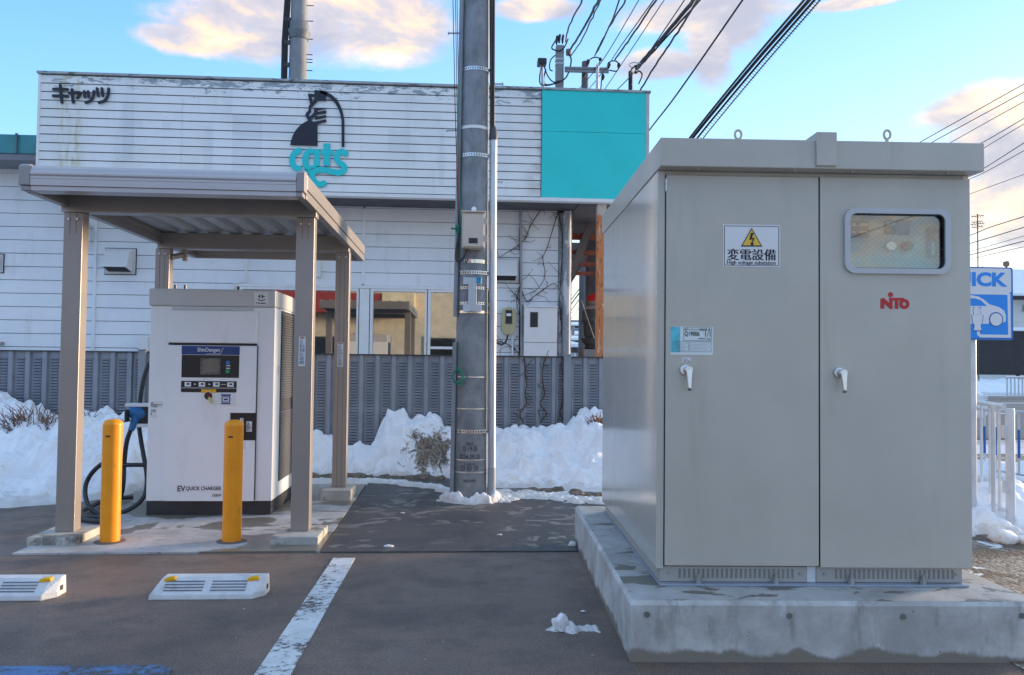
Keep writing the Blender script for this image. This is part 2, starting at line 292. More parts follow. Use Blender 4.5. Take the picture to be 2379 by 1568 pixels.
# ------------------------------------------------------------------ geometry
class G:
    def __init__(s): s.v = []; s.f = []; s.sm = []
    def add(s, vs, fs, smooth=False):
        o = len(s.v); s.v += [Vector(v) for v in vs]
        for f in fs: s.f.append([o + i for i in f]); s.sm.append(smooth)
        return s
    def box(s, x0, x1, y0, y1, z0, z1):
        return s.add([(x0, y0, z0), (x1, y0, z0), (x1, y1, z0), (x0, y1, z0), (x0, y0, z1), (x1, y0, z1), (x1, y1, z1), (x0, y1, z1)],
                     [(0, 3, 2, 1), (4, 5, 6, 7), (0, 1, 5, 4), (1, 2, 6, 5), (2, 3, 7, 6), (3, 0, 4, 7)])
    def bar(s, p, q, w, h, up=(0, 0, 1)):
        p = Vector(p); q = Vector(q); d = (q - p).normalized(); r = d.cross(Vector(up))
        r = (r if r.length > 1e-4 else Vector((1, 0, 0))).normalized() * w / 2; u = r.normalized().cross(d) * h / 2
        return s.add([p - r - u, p + r - u, p + r + u, p - r + u, q - r - u, q + r - u, q + r + u, q - r + u],
                     [(0, 3, 2, 1), (4, 5, 6, 7), (0, 1, 5, 4), (1, 2, 6, 5), (2, 3, 7, 6), (3, 0, 4, 7)])
    def prism(s, pts, a, b, axis='y'):
        """2D outline pushed from a to b along axis (x: pts=(y,z), y: pts=(x,z), z: pts=(x,y))"""
        n = len(pts)
        mk = {'x': lambda p, t: (t, p[0], p[1]), 'y': lambda p, t: (p[0], t, p[1]), 'z': lambda p, t: (p[0], p[1], t)}[axis]
        vs = [mk(p, a) for p in pts] + [mk(p, b) for p in pts]
        return s.add(vs, [tuple(range(n)), tuple(reversed(range(n, 2 * n)))] + [(i, i + n, (i + 1) % n + n, (i + 1) % n) for i in range(n)])
    def tube(s, pts, r, n=8, caps=True):
        pts = [Vector(p) for p in pts]; m = len(pts); rs = r if isinstance(r, (list, tuple)) else [r] * m
        base = []; up = None
        for i, p in enumerate(pts):
            d = (pts[min(i + 1, m - 1)] - pts[max(i - 1, 0)]).normalized()
            if up is None: up = Vector((0, 0, 1)) if abs(d.z) < .9 else Vector((0, 1, 0))
            a = d.cross(up); a = a.normalized() if a.length > 1e-5 else Vector((1, 0, 0)); b = d.cross(a).normalized(); up = -b
            base += [p + (a * cos(2 * pi * k / n) + b * sin(2 * pi * k / n)) * rs[i] for k in range(n)]
        fs = [(i * n + k, i * n + (k + 1) % n, (i + 1) * n + (k + 1) % n, (i + 1) * n + k) for i in range(m - 1) for k in range(n)]
        s.add(base, fs, True)
        if caps:
            o = len(s.v) - len(base)
            s.f.append([o + k for k in reversed(range(n))]); s.sm.append(False)
            s.f.append([o + (m - 1) * n + k for k in range(n)]); s.sm.append(False)
        return s
    def lathe(s, c, prof, n=24, sx=1.0, sy=1.0):
        c = Vector(c); m = len(prof)
        vs = [c + Vector((r * cos(2 * pi * k / n) * sx, r * sin(2 * pi * k / n) * sy, z)) for r, z in prof for k in range(n)]
        fs = [(i * n + k, i * n + (k + 1) % n, (i + 1) * n + (k + 1) % n, (i + 1) * n + k) for i in range(m - 1) for k in range(n)]
        s.add(vs, fs, True); o = len(s.v) - len(vs)
        s.f.append([o + k for k in reversed(range(n))]); s.sm.append(False)
        s.f.append([o + (m - 1) * n + k for k in range(n)]); s.sm.append(False)
        return s
    def disc(s, x, z, r, y0, y1, n=20, rz=None):
        rz = rz or r
        return s.prism([(x + r * cos(2 * pi * k / n), z + rz * sin(2 * pi * k / n)) for k in range(n)], y0, y1)
    def ribbon(s, pts, w, y0, y1, round_=False):
        """thick stroke in the XZ plane"""
        pts = [Vector((p[0], p[1])) for p in pts]; m = len(pts); L = []; R = []
        for i, p in enumerate(pts):
            d1 = (p - pts[i - 1]).normalized() if i else None; d2 = (pts[i + 1] - p).normalized() if i < m - 1 else None
            d = d1 if d2 is None else d2 if d1 is None else (d1 + d2).normalized()
            nn = Vector((-d.y, d.x)); ww = (w[i] if isinstance(w, (list, tuple)) else w) / 2
            if d1 is not None and d2 is not None: ww /= max(.45, abs(nn.dot(Vector((-d1.y, d1.x)))))
            L.append(p + nn * ww); R.append(p - nn * ww)
        vs = [(p.x, y, p.y) for y in (y0, y1) for q in (L, R) for p in q]
        fs = []
        for i in range(m - 1):
            fs += [(i, i + 1, m + i + 1, m + i), (2 * m + i, 3 * m + i, 3 * m + i + 1, 2 * m + i + 1), (i, 2 * m + i, 2 * m + i + 1, i + 1), (m + i, m + i + 1, 3 * m + i + 1, 3 * m + i)]
        fs += [(0, m, 3 * m, 2 * m), (m - 1, 3 * m - 1, 4 * m - 1, 2 * m - 1)]
        s.add(vs, fs)
        if round_:
            for p, i in ((pts[0], 0), (pts[-1], -1)):
                ww = (w[i] if isinstance(w, (list, tuple)) else w) / 2
                s.disc(p.x, p.y, ww * .995, y0 - .0004, y1 + .0004, 14)
        return s
    def mesh(s, name, T=None):
        me = bpy.data.meshes.new(name); vs = [(T @ v) if T is not None else v for v in s.v]
        me.from_pydata([tuple(v) for v in vs], [], s.f); me.validate()
        bm = bmesh.new(); bm.from_mesh(me); bmesh.ops.recalc_face_normals(bm, faces=bm.faces[:]); bm.to_mesh(me); bm.free()
        if any(s.sm):
            me.polygons.foreach_set('use_smooth', [True] * len(me.polygons)); me.set_sharp_from_angle(angle=radians(38))
        return me

ROOTM = {}
CABF = Matrix.Rotation(radians(-2.27), 4, 'Z')
def setp(o, label=None, cat=None, group=None, kind=None):
    for k, v in (('label', label), ('category', cat), ('group', group), ('kind', kind)):
        if v: o[k] = v
def thing(name, label, cat, loc=(0, 0, 0), rz=0.0, group=None):
    o = bpy.data.objects.new(name, None); COL.objects.link(o); o.empty_display_size = .2
    o.location = loc; o.rotation_euler = (0, 0, rz); setp(o, label, cat, group)
    ROOTM[o.name] = Matrix.Translation(loc) @ Matrix.Rotation(rz, 4, 'Z'); return o
def part(name, g, m, parent=None, frame=None, bevel=0.0, label=None, kind=None):
    Rm = ROOTM[parent.name] if parent is not None else Matrix.Identity(4)
    T = Rm.inverted() @ (frame if frame is not None else Matrix.Identity(4))
    me = g.mesh(name, T) if isinstance(g, G) else g
    if not isinstance(g, G): me.transform(T)
    me.materials.clear(); me.materials.append(m)
    o = bpy.data.objects.new(name, me); COL.objects.link(o)
    if parent is not None: o.parent = parent; ROOTM[o.name] = Rm
    if bevel:
        b = o.modifiers.new('bevel', 'BEVEL'); b.width = bevel; b.segments = 2; b.limit_method = 'ANGLE'; b.angle_limit = radians(40)
    setp(o, label, kind=kind); return o
def solo(name, g, m, label, cat, group=None, bevel=0.0, frame=None, kind=None, at=None):
    """a thing that is one mesh, origin at its base"""
    if at is None:
        vs = [(frame @ v) if frame else v for v in g.v]
        at = (sum(v.x for v in vs) / len(vs), sum(v.y for v in vs) / len(vs), min(v.z for v in vs))
    me = g.mesh(name, Matrix.Translation(-Vector(at)) @ (frame or Matrix.Identity(4)))
    me.materials.append(m); o = bpy.data.objects.new(name, me); COL.objects.link(o); o.location = at
    if bevel:
        b = o.modifiers.new('bevel', 'BEVEL'); b.width = bevel; b.segments = 2; b.limit_method = 'ANGLE'; b.angle_limit = radians(40)
    setp(o, label, cat, group, kind); return o
def struct(name, g, m, bevel=0.0, frame=None, parent=None):
    o = part(name, g, m, parent, frame, bevel); o['kind'] = 'structure'; return o
def clone(root, loc, label=None, rz=None, group=None):
    r = root.copy(); COL.objects.link(r); r.location = loc
    if rz is not None: r.rotation_euler = (0, 0, rz)
    if label: r['label'] = label
    if group: r['group'] = group
    for ch in root.children:
        c = ch.copy(); COL.objects.link(c); c.parent = r
        for sb in ch.children:
            d = sb.copy(); COL.objects.link(d); d.parent = c
    return r
def curve2d(loops, thick=.002):
    cu = bpy.data.curves.new('tmp', 'CURVE'); cu.dimensions = '2D'; cu.fill_mode = 'BOTH'; cu.extrude = thick / 2
    for lp in loops:
        sp = cu.splines.new('POLY'); sp.points.add(len(lp) - 1); sp.use_cyclic_u = True
        for p, q in zip(sp.points, lp): p.co = (q[0], q[1], 0, 1)
    return cu2mesh(cu)
def cu2mesh(cu):
    ob = bpy.data.objects.new('tmp', cu); COL.objects.link(ob)
    dg = bpy.context.evaluated_depsgraph_get(); me = bpy.data.meshes.new_from_object(ob.evaluated_get(dg), depsgraph=dg)
    bpy.data.objects.remove(ob); me.materials.clear(); return me
XZ = Matrix(((1, 0, 0, 0), (0, 0, -1, 0), (0, 1, 0, 0), (0, 0, 0, 1)))   # local x,y -> X,Z, facing -Y
def flat(loops, Y, thick=.004):
    me = curve2d(loops, thick); me.transform(Matrix.Translation((0, Y - thick / 2, 0)) @ XZ); return me
def text(s, x0, x1, z0, z1, Y, bold=0.0, thick=.0012, shear=0.0, space=1.0):
    cu = bpy.data.curves.new('tmp', 'FONT'); cu.body = s; cu.extrude = thick / 2; cu.offset = bold; cu.shear = shear; cu.space_character = space; cu.resolution_u = 3
    me = cu2mesh(cu)
    if not me.vertices: return me
    xs = [v.co.x for v in me.vertices]; ys = [v.co.y for v in me.vertices]
    a, b, c, d = min(xs), max(xs), min(ys), max(ys)
    me.transform(Matrix.Translation((x0, Y - thick / 2, z0)) @ XZ @ Matrix.Diagonal(((x1 - x0) / (b - a), (z1 - z0) / (d - c), 1, 1)) @ Matrix.Translation((-a, -c, 0)))
    return me
def rrect(x0, x1, z0, z1, r, n=5):
    o = []
    for cx, cz, a in ((x1 - r, z1 - r, 0), (x0 + r, z1 - r, pi / 2), (x0 + r, z0 + r, pi), (x1 - r, z0 + r, 1.5 * pi)):
        o += [(cx + r * cos(a + k * pi / 2 / n), cz + r * sin(a + k * pi / 2 / n)) for k in range(n + 1)]
    return o
def spline(pts, n=8):
    P = [Vector(p) for p in pts]; P = [P[0] * 2 - P[1]] + P + [P[-1] * 2 - P[-2]]; out = []
    for i in range(1, len(P) - 2):
        for k in range(n):
            t = k / n; a, b, c, d = P[i - 1:i + 3]
            out.append(.5 * (2 * b + (c - a) * t + (2 * a - 5 * b + 4 * c - d) * t * t + (3 * b - a - 3 * c + d) * t ** 3))
    out.append(P[-2]); return out
def interp(x, tab):
    if x <= tab[0][0]: return tab[0][1]
    for (a, p), (b, q) in zip(tab, tab[1:]):
        if x <= b: return p + (q - p) * (x - a) / (b - a)
    return tab[-1][1]

# ================================================================== GROUND
struct('ground', G().add([(-400, -300, -.012), (500, -300, -.012), (500, 700, -.012), (-400, 700, -.012)], [(0, 1, 2, 3)]), mat('winter_ground', (.62, .64, .68), .85, var=.2, vs=.08, col2=(.18, .16, .14), mask=(.15, .5, .62, (1, 1, 1))))
struct('car_park', G().add([(-14, -16, 0), (3.4, -16, 0), (3.4, 5.66, 0), (-14, 5.66, 0)], [(0, 1, 2, 3)]).add([(-14, 5.66, 0), (-2.0, 5.66, 0), (-2.0, 9.6, 0), (-14, 9.6, 0)], [(0, 1, 2, 3)]), M_asph)
# concrete pad below the charger
def strip(pts, z0, z1): return G().prism(pts, z0, z1, 'z')
struct('concrete_slab', strip([(-2.93, 5.63), (-.935, 5.68), (-.965, 8.74), (-2.97, 8.74)], -.05, .012), M_slab)
# darker, patched asphalt between pad and plinth, with an uneven cut edge
edge = []
for i in range(40):
    x = -.93 + i * (1.78 / 39); edge.append((x, 5.66 + .006 * noise.noise(Vector((x * 9, 0, 0))) + .012 * noise.noise(Vector((x * 2.5, 4, 0)))))
struct('asphalt_patch', strip(edge + [(3.2, 5.66), (3.2, 9.6), (-.96, 9.6)], -.04, .009), M_patch)
struct('painted_line', strip([(-.86, -1.0), (-.70, -1.0), (-.672, 5.50), (-.815, 5.50)], -.02, .0045), M_line)
g = G()
pts = [(-3.6, 2.6), (-1.2, 2.6), (-1.16, 3.1), (-1.18, 3.54), (-1.25, 3.60), (-3.6, 3.62)]
struct('blue_marking', strip(pts, -.02, .0045), M_blue)
# gravel and thaw at the right
struct('gravel_ground', strip([(2.45, 3.0), (9, 3.0), (16, 12), (2.45, 12)], -.04, .006), M_grav)
struct('road', strip([(9, 14.5), (150, 30), (150, 64), (9, 34)], -.03, .004), mat('road_asphalt', (.10, .095, .09), .6, var=.15, vs=.8))
for k in range(2):
    struct('road_line', strip([(9, 22 + k * 6), (150, 39 + k * 10), (150, 39.5 + k * 10), (9, 22.25 + k * 6)], -.01, .0085), M_white)

g = G(); xs = [-500 + 25 * i for i in range(49)]
hv = [(x, 620, 9 + 9 * noise.fractal(Vector((x * .006, 3, 0)), 1, 2, 3)) for x in xs]
g.add([(x, 560, -1) for x in xs] + hv, [(i, i + 1, 50 + i, 49 + i) for i in range(48)])
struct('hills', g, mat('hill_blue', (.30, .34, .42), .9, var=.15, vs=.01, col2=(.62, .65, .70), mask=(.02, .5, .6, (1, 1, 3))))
# ================================================================== SNOW
CR = [(-7, .9), (-5.9, .86), (-5.4, .84), (-5.15, .72), (-4.8, .60), (-4.49, .62), (-4.2, .66), (-3.9, .66), (-3.3, .6), (-2.6, .5), (-1.95, .38), (-1.72, .36), (-1.55, .38), (-1.3, .30), (-1.05, .26), (-.86, .60), (-.7, .64), (-.56, .58), (-.36, .70), (-.28, .69), (-.2, .55), (-.05, .50), (.2, .46), (.42, .46), (.7, .50), (.99, .48), (1.2, .56), (1.42, .66), (1.6, .70), (1.8, .66), (2.4, .5), (3.2, .3)]
TOE = [(-7, 7.3), (-3.96, 7.38), (-3.5, 7.6), (-3.2, 8.05), (-3.0, 8.8), (-2.6, 9.0), (-1.75, 9.42), (-.8, 9.36), (-.15, 9.28), (.15, 8.75), (.3, 8.5), (.8, 8.42), (1.1, 8.3), (1.6, 8.15), (3.2, 8.1)]
def snow_h(x, y):
    c = interp(x, CR); t = interp(x, TOE) + .10 * noise.noise(Vector((x * 2.3, 3.1, 0))) + .05 * noise.noise(Vector((x * 9, 7.1, 0)))
    u = (y - t) / max(.25, (9.85 - t))
    if u < -.25: return -.06
    uu = max(0, min(1, u)); s_ = (uu * uu * (3 - 2 * uu)) * .55 + uu ** .7 * .45
    h = c * s_ if u > 0 else u * .3
    lump = noise.fractal(Vector((x * 2.2, y * 2.2, 1.7)), 1.0, 2.0, 3) * .085
    h *= min(1, max(0, (3.0 - x) / .9)) ** .7; 
    r1 = abs(noise.noise(Vector((x * 6.5, y * 6.5, 5.)))) ; r2 = noise.noise(Vector((x * 15, y * 15, 2.))); r3 = noise.noise(Vector((x * 34, y * 34, 9.)))
    v = noise.voronoi(Vector((x * 5.2, y * 5.2, h * 4)))[0][0]
    k = min(1, max(0, u * 3 + .1))
    return h + k * (1.5 * lump + .09 * r1 + .026 * r2 + .012 * r3 + .012 * noise.noise(Vector((x * 70, y * 70, 3.))) + .13 * (.35 - v)) 
def field(x0, x1, y0, y1, nx, ny, fn):
    g = G(); vs = []
    for j in range(ny + 1):
        for i in range(nx + 1):
            x = x0 + (x1 - x0) * i / nx; y = y0 + (y1 - y0) * j / ny
            ox = .02 * noise.noise(Vector((x * 11, y * 11, 20))); oy = .03 * noise.noise(Vector((x * 11, y * 11, 40)))
            vs.append((x + ox, y + oy, fn(x, y)))
    fs = []
    for j in range(ny):
        for i in range(nx):
            a = j * (nx + 1) + i; q = (a, a + 1, a + nx + 2, a + nx + 1)
            if max(vs[k][2] for k in q) > -.015: fs.append(q)
    return g.add(vs, fs, True)
def smooth(o):
    for p in o.data.polygons: p.use_smooth = True
    a = o.data.attributes.get('sharp_edge')
    if a: o.data.attributes.remove(a)
o = solo('snow_bank', field(-6.4, -1.95, 7.1, 10.2, 300, 170, snow_h), M_snow, 'ploughed snow bank left of the charger with bare twigs sticking out', 'snow', kind='stuff', at=(-4.5, 8.5, 0)); smooth(o)
o = solo('snow_bank', field(-1.95, 3.0, 7.9, 10.2, 400, 170, snow_h), M_snow, 'lumpy snow bank along the louvred fence behind the utility pole', 'snow', kind='stuff', at=(.5, 9.5, 0)); smooth(o)
# thin melting strip in front of the kerb
def thin(x, y):
    c = interp(x, [(-1.7, 9.05), (-.9, 8.98), (-.3, 8.62), (.05, 7.98), (.3, 7.86), (.7, 8.02), (1.2, 7.85), (1.6, 7.5)])
    wd = interp(x, [(-1.7, .10), (-.6, .16), (0, .18), (.4, .28), (.9, .22), (1.3, .25), (1.6, .1)])
    n = noise.fractal(Vector((x * 4, y * 6, 8)), 1, 2, 4)
    d = (abs(y - c) - wd * (1 + .9 * n)) / .1
    return max(-.03, min(.035, -d * .035)) + .012 * noise.noise(Vector((x * 22, y * 22, 0))) + .008 * noise.noise(Vector((x * 50, y * 50, 0)))
o = solo('snow_strip', field(-1.7, 1.75, 7.3, 9.3, 330, 200, thin), M_snow, 'thin melting strip of snow on the dark asphalt around the pole foot', 'snow', kind='stuff', at=(0, 8.3, 0)); smooth(o)
def foot(x, y):
    dx, dy = x - .13, y - 7.80; r = sqrt(dx * dx + dy * dy); a = atan2(dy, dx)
    n = noise.fractal(Vector((x * 9, y * 9, 3)), 1, 2, 3)
    h = .075 - abs(r - .235) * .9 + .07 * n
    if a > 0.3 and a < 2.8: h -= .03
    return max(-.03, h)
o = solo('snow_ring', field(-.35, .7, 7.35, 8.2, 120, 100, foot), M_snow, 'ragged ring of snow at the foot of the utility pole', 'snow', kind='stuff', at=(.13, 7.7, 0)); smooth(o)
def right_snow(x, y):
    c = Vector((4.62, 6.75)); d = (Vector((x, y)) - c); d.x *= .75
    n = noise.fractal(Vector((x * 3, y * 3, 6)), 1, 2, 4); v = noise.voronoi(Vector((x * 4, y * 4, 0)))[0][0]
    ed = max(0, 3.95 - x) * 1.5 + max(0, x - 5.8) * 1.5 + max(0, y - 7.6) * 1.5 + max(0, 5.85 - y) * 1.5
    return max(-.03, .34 - ed - d.length * .42 + .12 * n + .10 * (.35 - v))
o = solo('snow_heap', field(3.6, 6.2, 5.6, 8.0, 150, 140, right_snow), M_snow, 'heap of snow lumps at the foot of the blue charging sign post', 'snow', kind='stuff', at=(4.6, 6.7, 0)); smooth(o)
o = solo('snow_ridge', field(5.0, 12.0, 8.0, 10.4, 160, 60, lambda x, y: max(-.03, min(.20, (x - 5.05) * .5) - abs(y - 9.4 + (x - 6) * .1) * .6 + .12 * noise.fractal(Vector((x * 2, y * 2, 1)), 1, 2, 4))), M_snow, 'low ridge of snow behind the white pipe railing at the right', 'snow', kind='stuff', at=(8, 9.2, 0)); smooth(o)
o = solo('snow_bank', field(20, 70, 38, 52, 240, 60, lambda x, y: max(-.1, min(.75, (x - 20.5) * .2) - abs(y - 46) * .16 + .35 * noise.fractal(Vector((x * .5, y * .5, 1)), 1, 2, 4))), M_snow, 'far snow bank across the road in front of the houses', 'snow', kind='stuff', at=(45, 46, 0)); smooth(o)

# kerb and exposed dirt between bank and asphalt
def kerb(x0, x1, ya, yb2, wd, h):
    def fn(x, y):
        t = (x - x0) / (x1 - x0); c = ya + (yb2 - ya) * t; n = noise.fractal(Vector((x * 5, y * 5, 11)), 1, 2, 4)
        return max(-.03, h - max(0, abs(y - c) - wd) * 1.2 - max(0, abs(t - .5) - .42) * .9 + .035 * n)
    g = field(x0, x1, min(ya, yb2) - .25, max(ya, yb2) + .25, 90, 50, fn); o = struct('kerb', g, M_dirt); smooth(o)
kerb(-1.75, -.9, 9.36, 9.30, .05, .035); kerb(-.95, -.1, 9.30, 9.18, .05, .035)
kerb(.60, 1.10, 8.30, 8.25, .06, .03); kerb(1.05, 1.80, 8.02, 7.80, .10, .045); kerb(-3.15, -2.55, 8.78, 8.95, .10, .05)
0 and solo('dirt_mound', field(-.95, -.2, 9.28, 9.72, 60, 50, lambda x, y: .40 - abs((x + .52) * 1.25) - abs(y - 9.62) * 1.0 + .16 * noise.fractal(Vector((x * 7, y * 7, 4)), 1, 2, 5) + .0), M_dirt, 'brown soil and frozen grass showing through the snow left of the pole', 'soil', kind='stuff', at=(-.5, 9.5, 0))

# snow and ice pieces on the asphalt
def chunk(name, x, y, sx, sy, sz, seed, label, m=M_snow, cat='ice', group=None):
    bm = bmesh.new(); bmesh.ops.create_icosphere(bm, subdivisions=3, radius=1)
    for v in bm.verts:
        d = v.co.copy(); n = 1 + .38 * noise.noise(d * 1.7 + Vector((seed, 0, 0))) + .18 * noise.noise(d * 4 + Vector((0, seed, 0)))
        v.co = Vector((d.x * sx * n, d.y * sy * n, max(-.15, d.z * n) * sz))
    me = bpy.data.meshes.new(name); bm.to_mesh(me); bm.free(); me.materials.append(m)
    for p in me.polygons: p.use_smooth = True
    o = bpy.data.objects.new(name, me); COL.objects.link(o); o.location = (x, y, .012); setp(o, label, cat, group); return o
p = gz(1333, 1462); base = p
g_i = chunk('ice_lump', p.x - .065, p.y + .01, .045, .05, .055, 3, 'melting lump of ice, largest piece on the brown asphalt')
def icef(x, y):
    dx, dy = (x - base.x) / .10, (y - base.y + .01) / .05
    n = noise.fractal(Vector((x * 14, y * 14, 2)), 1, 2, 4)
    return max(-.02, .032 * (1 - sqrt(dx * dx + dy * dy)) + .030 * n)
o = solo('melting_ice', field(base.x - .17, base.x + .2, base.y - .12, base.y + .12, 70, 50, icef), M_ice, 'ragged sheet of melting ice next to the concrete plinth', 'ice', at=(base.x, base.y, 0)); smooth(o)
for (X, Y, s_, sd_, lb) in ((1330, 1270, .028, 5, 'small white ball of snow beside the plinth on dark asphalt'), (903, 1273, .036, 9, 'flat dirty snow scrap at the front edge of the dark asphalt patch'), (1160, 1246, .02, 12, 'small pale ice scrap in the middle of the dark asphalt'), (1355, 1425, .014, 8, 'tiny ice crumb just behind the largest lump'), (935, 1195, .02, 14, 'pale ice scrap on the dark asphalt near the pad')):
    p = gz(X, Y); chunk('snow_scrap', p.x, p.y, s_, s_ * .8, s_ * (.9 if sd_ == 5 else .3), sd_, lb, cat='snow')
g = G()
for i in range(150):
    x = random.uniform(-3.6, 1.0); y = random.uniform(2.6, 5.6); r = random.choice((.002, .003, .003, .005))
    g.lathe((x, y, .001), [(r * .6, 0), (r, r * .4), (r * .5, r * .9)], 5, random.uniform(.7, 1.4), 1)
solo('grit', g, mat('grit_pale', (.45, .42, .38), .7, var=.5, vs=2), 'scattered pale crumbs of grit on the brown asphalt', 'grit', kind='stuff', at=(-1.2, 4.2, 0))
for i in range(8):
    x, y = random.uniform(4.0, 5.0), random.uniform(5.6, 6.5); s_ = random.uniform(.03, .075)
    if i == 0: x, y, s_ = 4.10, 5.92, .10
    chunk('snowball', x, y, s_, s_, s_ * .8, i + 30, 'large round snow lump below the blue sign post' if i == 0 else 'one of the small snow lumps scattered on the gravel near the sign post', cat='snow', group=None if i == 0 else 'snow lumps near the sign post')

# ================================================================== FENCE
FY = 10.3
fz = 1.385
fence = thing('metal_fence', 'grey ribbed sheet metal fence with louvred slots behind the snow banks', 'fence', (-1.8, FY, 0))
per = .2008; x = -8.2; proto = None; k = 0
gaps = [(-3.93, -3.72)]
while x < 2.9:
    def pan(x=x):
        g = G(); a = per
        pr = [(x, FY), (x + a * .60, FY), (x + a * .66, FY - .035), (x + a * .90, FY - .035), (x + a * .96, FY), (x + a - .0015, FY)]
        pts = pr + [(q[0], q[1] + .004) for q in reversed(pr)]
        return g.prism(pts, 0, fz, 'z')
    if proto is None:
        proto = part('fence_panel', pan(), M_fence, fence)
        g = G(); z = .10
        while z < fz - .07:
            if not (.70 < z < .735):
                g.add([(x + .018, FY - .001, z), (x + .105, FY - .001, z), (x + .105, FY - .016, z + .006), (x + .018, FY - .016, z + .006), (x + .018, FY - .001, z + .022), (x + .105, FY - .001, z + .022)], [(0, 1, 2, 3), (3, 2, 5, 4), (0, 3, 4), (1, 5, 2)])
            z += .036
        lv = part('louvre', g, M_fence, proto, kind='stuff')
        g = G(); z = .10
        while z < fz - .07:
            g.box(x + .02, x + .103, FY - .0024, FY - .0008, z - .007, z - .0005); z += .036
        sl = part('louvre_slot', g, mat('slot_shade', (.07, .075, .085), .8), proto, kind='stuff')
    else:
        c = proto.copy(); COL.objects.link(c); c.parent = fence; c.location = (per * k, 0, 0)
        for ch in (lv, sl):
            d = ch.copy(); COL.objects.link(d); d.parent = c
    x += per; k += 1
part('top_rail', G().box(-8.2, 2.9, FY - .045, FY + .02, fz, fz + .016), M_trim, fence)
for pxx in (333, 1318):
    X = px(pxx, FY - .06); part('fence_post', G().box(X - .045, X + .045, FY - .10, FY - .038, 0, fz + .03), mat('fence_post_grey', (.27, .285, .31), .5, metal=.2), fence, bevel=.004)
    part('post_cap', G().box(X - .055, X + .055, FY - .11, FY + .03, fz + .03, fz + .042), M_fence, fence)

# ================================================================== SHOP BUILDING
BY, WY = 12.0, 12.9
shop = thing('shop_building', 'low white clapboard shop with tall sign band and a turquoise end panel', 'shop', (-1.6, WY, 0))
FX0, FX1, FZ0, FZ1 = -6.08, 2.80, 3.745, 5.41
TX = 1.172                                           # where the turquoise panel starts
part('band_core', G().box(FX0 + .01, FX1 - .01, BY + .03, BY + .75, FZ0 + .03, FZ1 - .015), M_void, shop)
nb = 13; bh = (FZ1 - .035 - (FZ0 + .03)) / nb
for i in range(nb):
    z0 = FZ0 + .03 + i * bh
    part('siding_board', G().prism([(BY + .028, z0 + .012), (BY - .004, z0 + .012), (BY + .006, z0 + bh), (BY + .028, z0 + bh)], FX0 + .03, TX, 'x'), M_fas, shop)
part('top_flashing', G().box(FX0 - .02, FX1 + .02, BY - .03, BY + .80, FZ1 - .02, FZ1 + .015), mat('flashing', (.38, .41, .42), .5, col2=(.12, .14, .15), mask=(7, .55, .62, (1, 1, 3))), shop, bevel=.004)
part('corner_trim', G().box(FX0, FX0 + .035, BY - .012, BY + .6, FZ0, FZ1 - .022), M_fas, shop)
part('corner_trim', G().box(FX1 - .05, FX1, BY - .012, BY + .6, FZ0 + .02, FZ1 - .022), mat('trim_grey', (.5, .52, .54), .5), shop)
zc = pz(1380, 308, BY)
for (z0, z1) in ((FZ0 + .03, zc - .002), (zc + .002, FZ1 - .023)):
    part('turquoise_panel', G().box(TX + .006, FX1 - .052, BY - .010, BY + .02, z0, z1), M_teal, shop, bevel=.002)
part('panel_edge', G().box(TX + .0005, TX + .0055, BY - .016, BY + .02, FZ0 + .03, FZ1 - .023), M_void, shop)
for (a, b_) in ((FX0, -3.1), (-3.095, .15), (.155, FX1)):
    part('drip_edge', G().box(a, b_, BY - .02, BY + .12, FZ0 - .025, FZ0 + .028), M_white, shop, bevel=.004)
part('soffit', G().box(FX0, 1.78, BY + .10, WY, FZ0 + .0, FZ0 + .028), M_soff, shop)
# main wall
part('wall', G().box(-16, 1.70, WY + .03, WY + 6, 0, 4.1), M_void, shop)
zl = pz(0, 402.4, WY); bw = .2045
verts = [-16, px(222, WY, 600), px(845, WY, 560), px(1209, WY, 600), px(1298, WY, 650)]
wx0, wx1 = px(548, WY) , px(1152, WY)                # window strip
wz1 = pz(800, 668, WY)
z = zl + 6 * bw
zleft = pz(0, 360, WY - .5) - .10
row = 0
while z > .1:
    z0 = z - bw
    for a, b_ in zip(verts, verts[1:]):
        segs = [(a + .012, b_ - .012)]
        if z0 < wz1 - .01:
            new = []
            for (p, q) in segs:
                if q <= wx0 or p >= wx1: new.append((p, q))
                else:
                    if p < wx0: new.append((p, wx0))
                    if q > wx1: new.append((wx1, q))
            segs = new
        for (p, q) in segs:
            if a < -6.2 and z > zl + bw + .01: continue
            top = z if not (z0 < wz1 < z) else z
            if z0 < FZ0 - .03 or q < FX0 + .5 or True:
                part('wall_board', G().prism([(WY + .03, z0 + .008), (WY - .006, z0 + .008), (WY + .006, z), (WY + .03, z)], p, q, 'x'), M_sid, shop)
    z = z0; row += 1
for X in verts[1:3]:
    part('joint_strip', G().box(X - .022, X + .022, WY - .022, WY + .01, 1.0 if X < -3 else wz1 + .06, FZ0 - .03), M_sid, shop, bevel=.003)
# left teal roof edge
p0 = wy(0, 316, WY - .5)
zt, zm = p0.z, pz(0, 360, WY - .5)
part('roof_edge', G().box(-16, FX0 - .005, WY - .62, WY + 5.5, zm, zt), M_tealroof, shop, bevel=.01)
part('roof_seam', G().box(px(35, WY - .65, 340), px(39, WY - .65, 340), WY - .66, WY - .62, zm, zt + .01), mat('seam', (.12, .16, .17), .5), shop)
part('roof_gutter', G().box(-16, FX0 - .005, WY - .60, WY + .02, zm - .09, zm - .002), mat('gutter_dark', (.22, .22, .24), .6), shop)
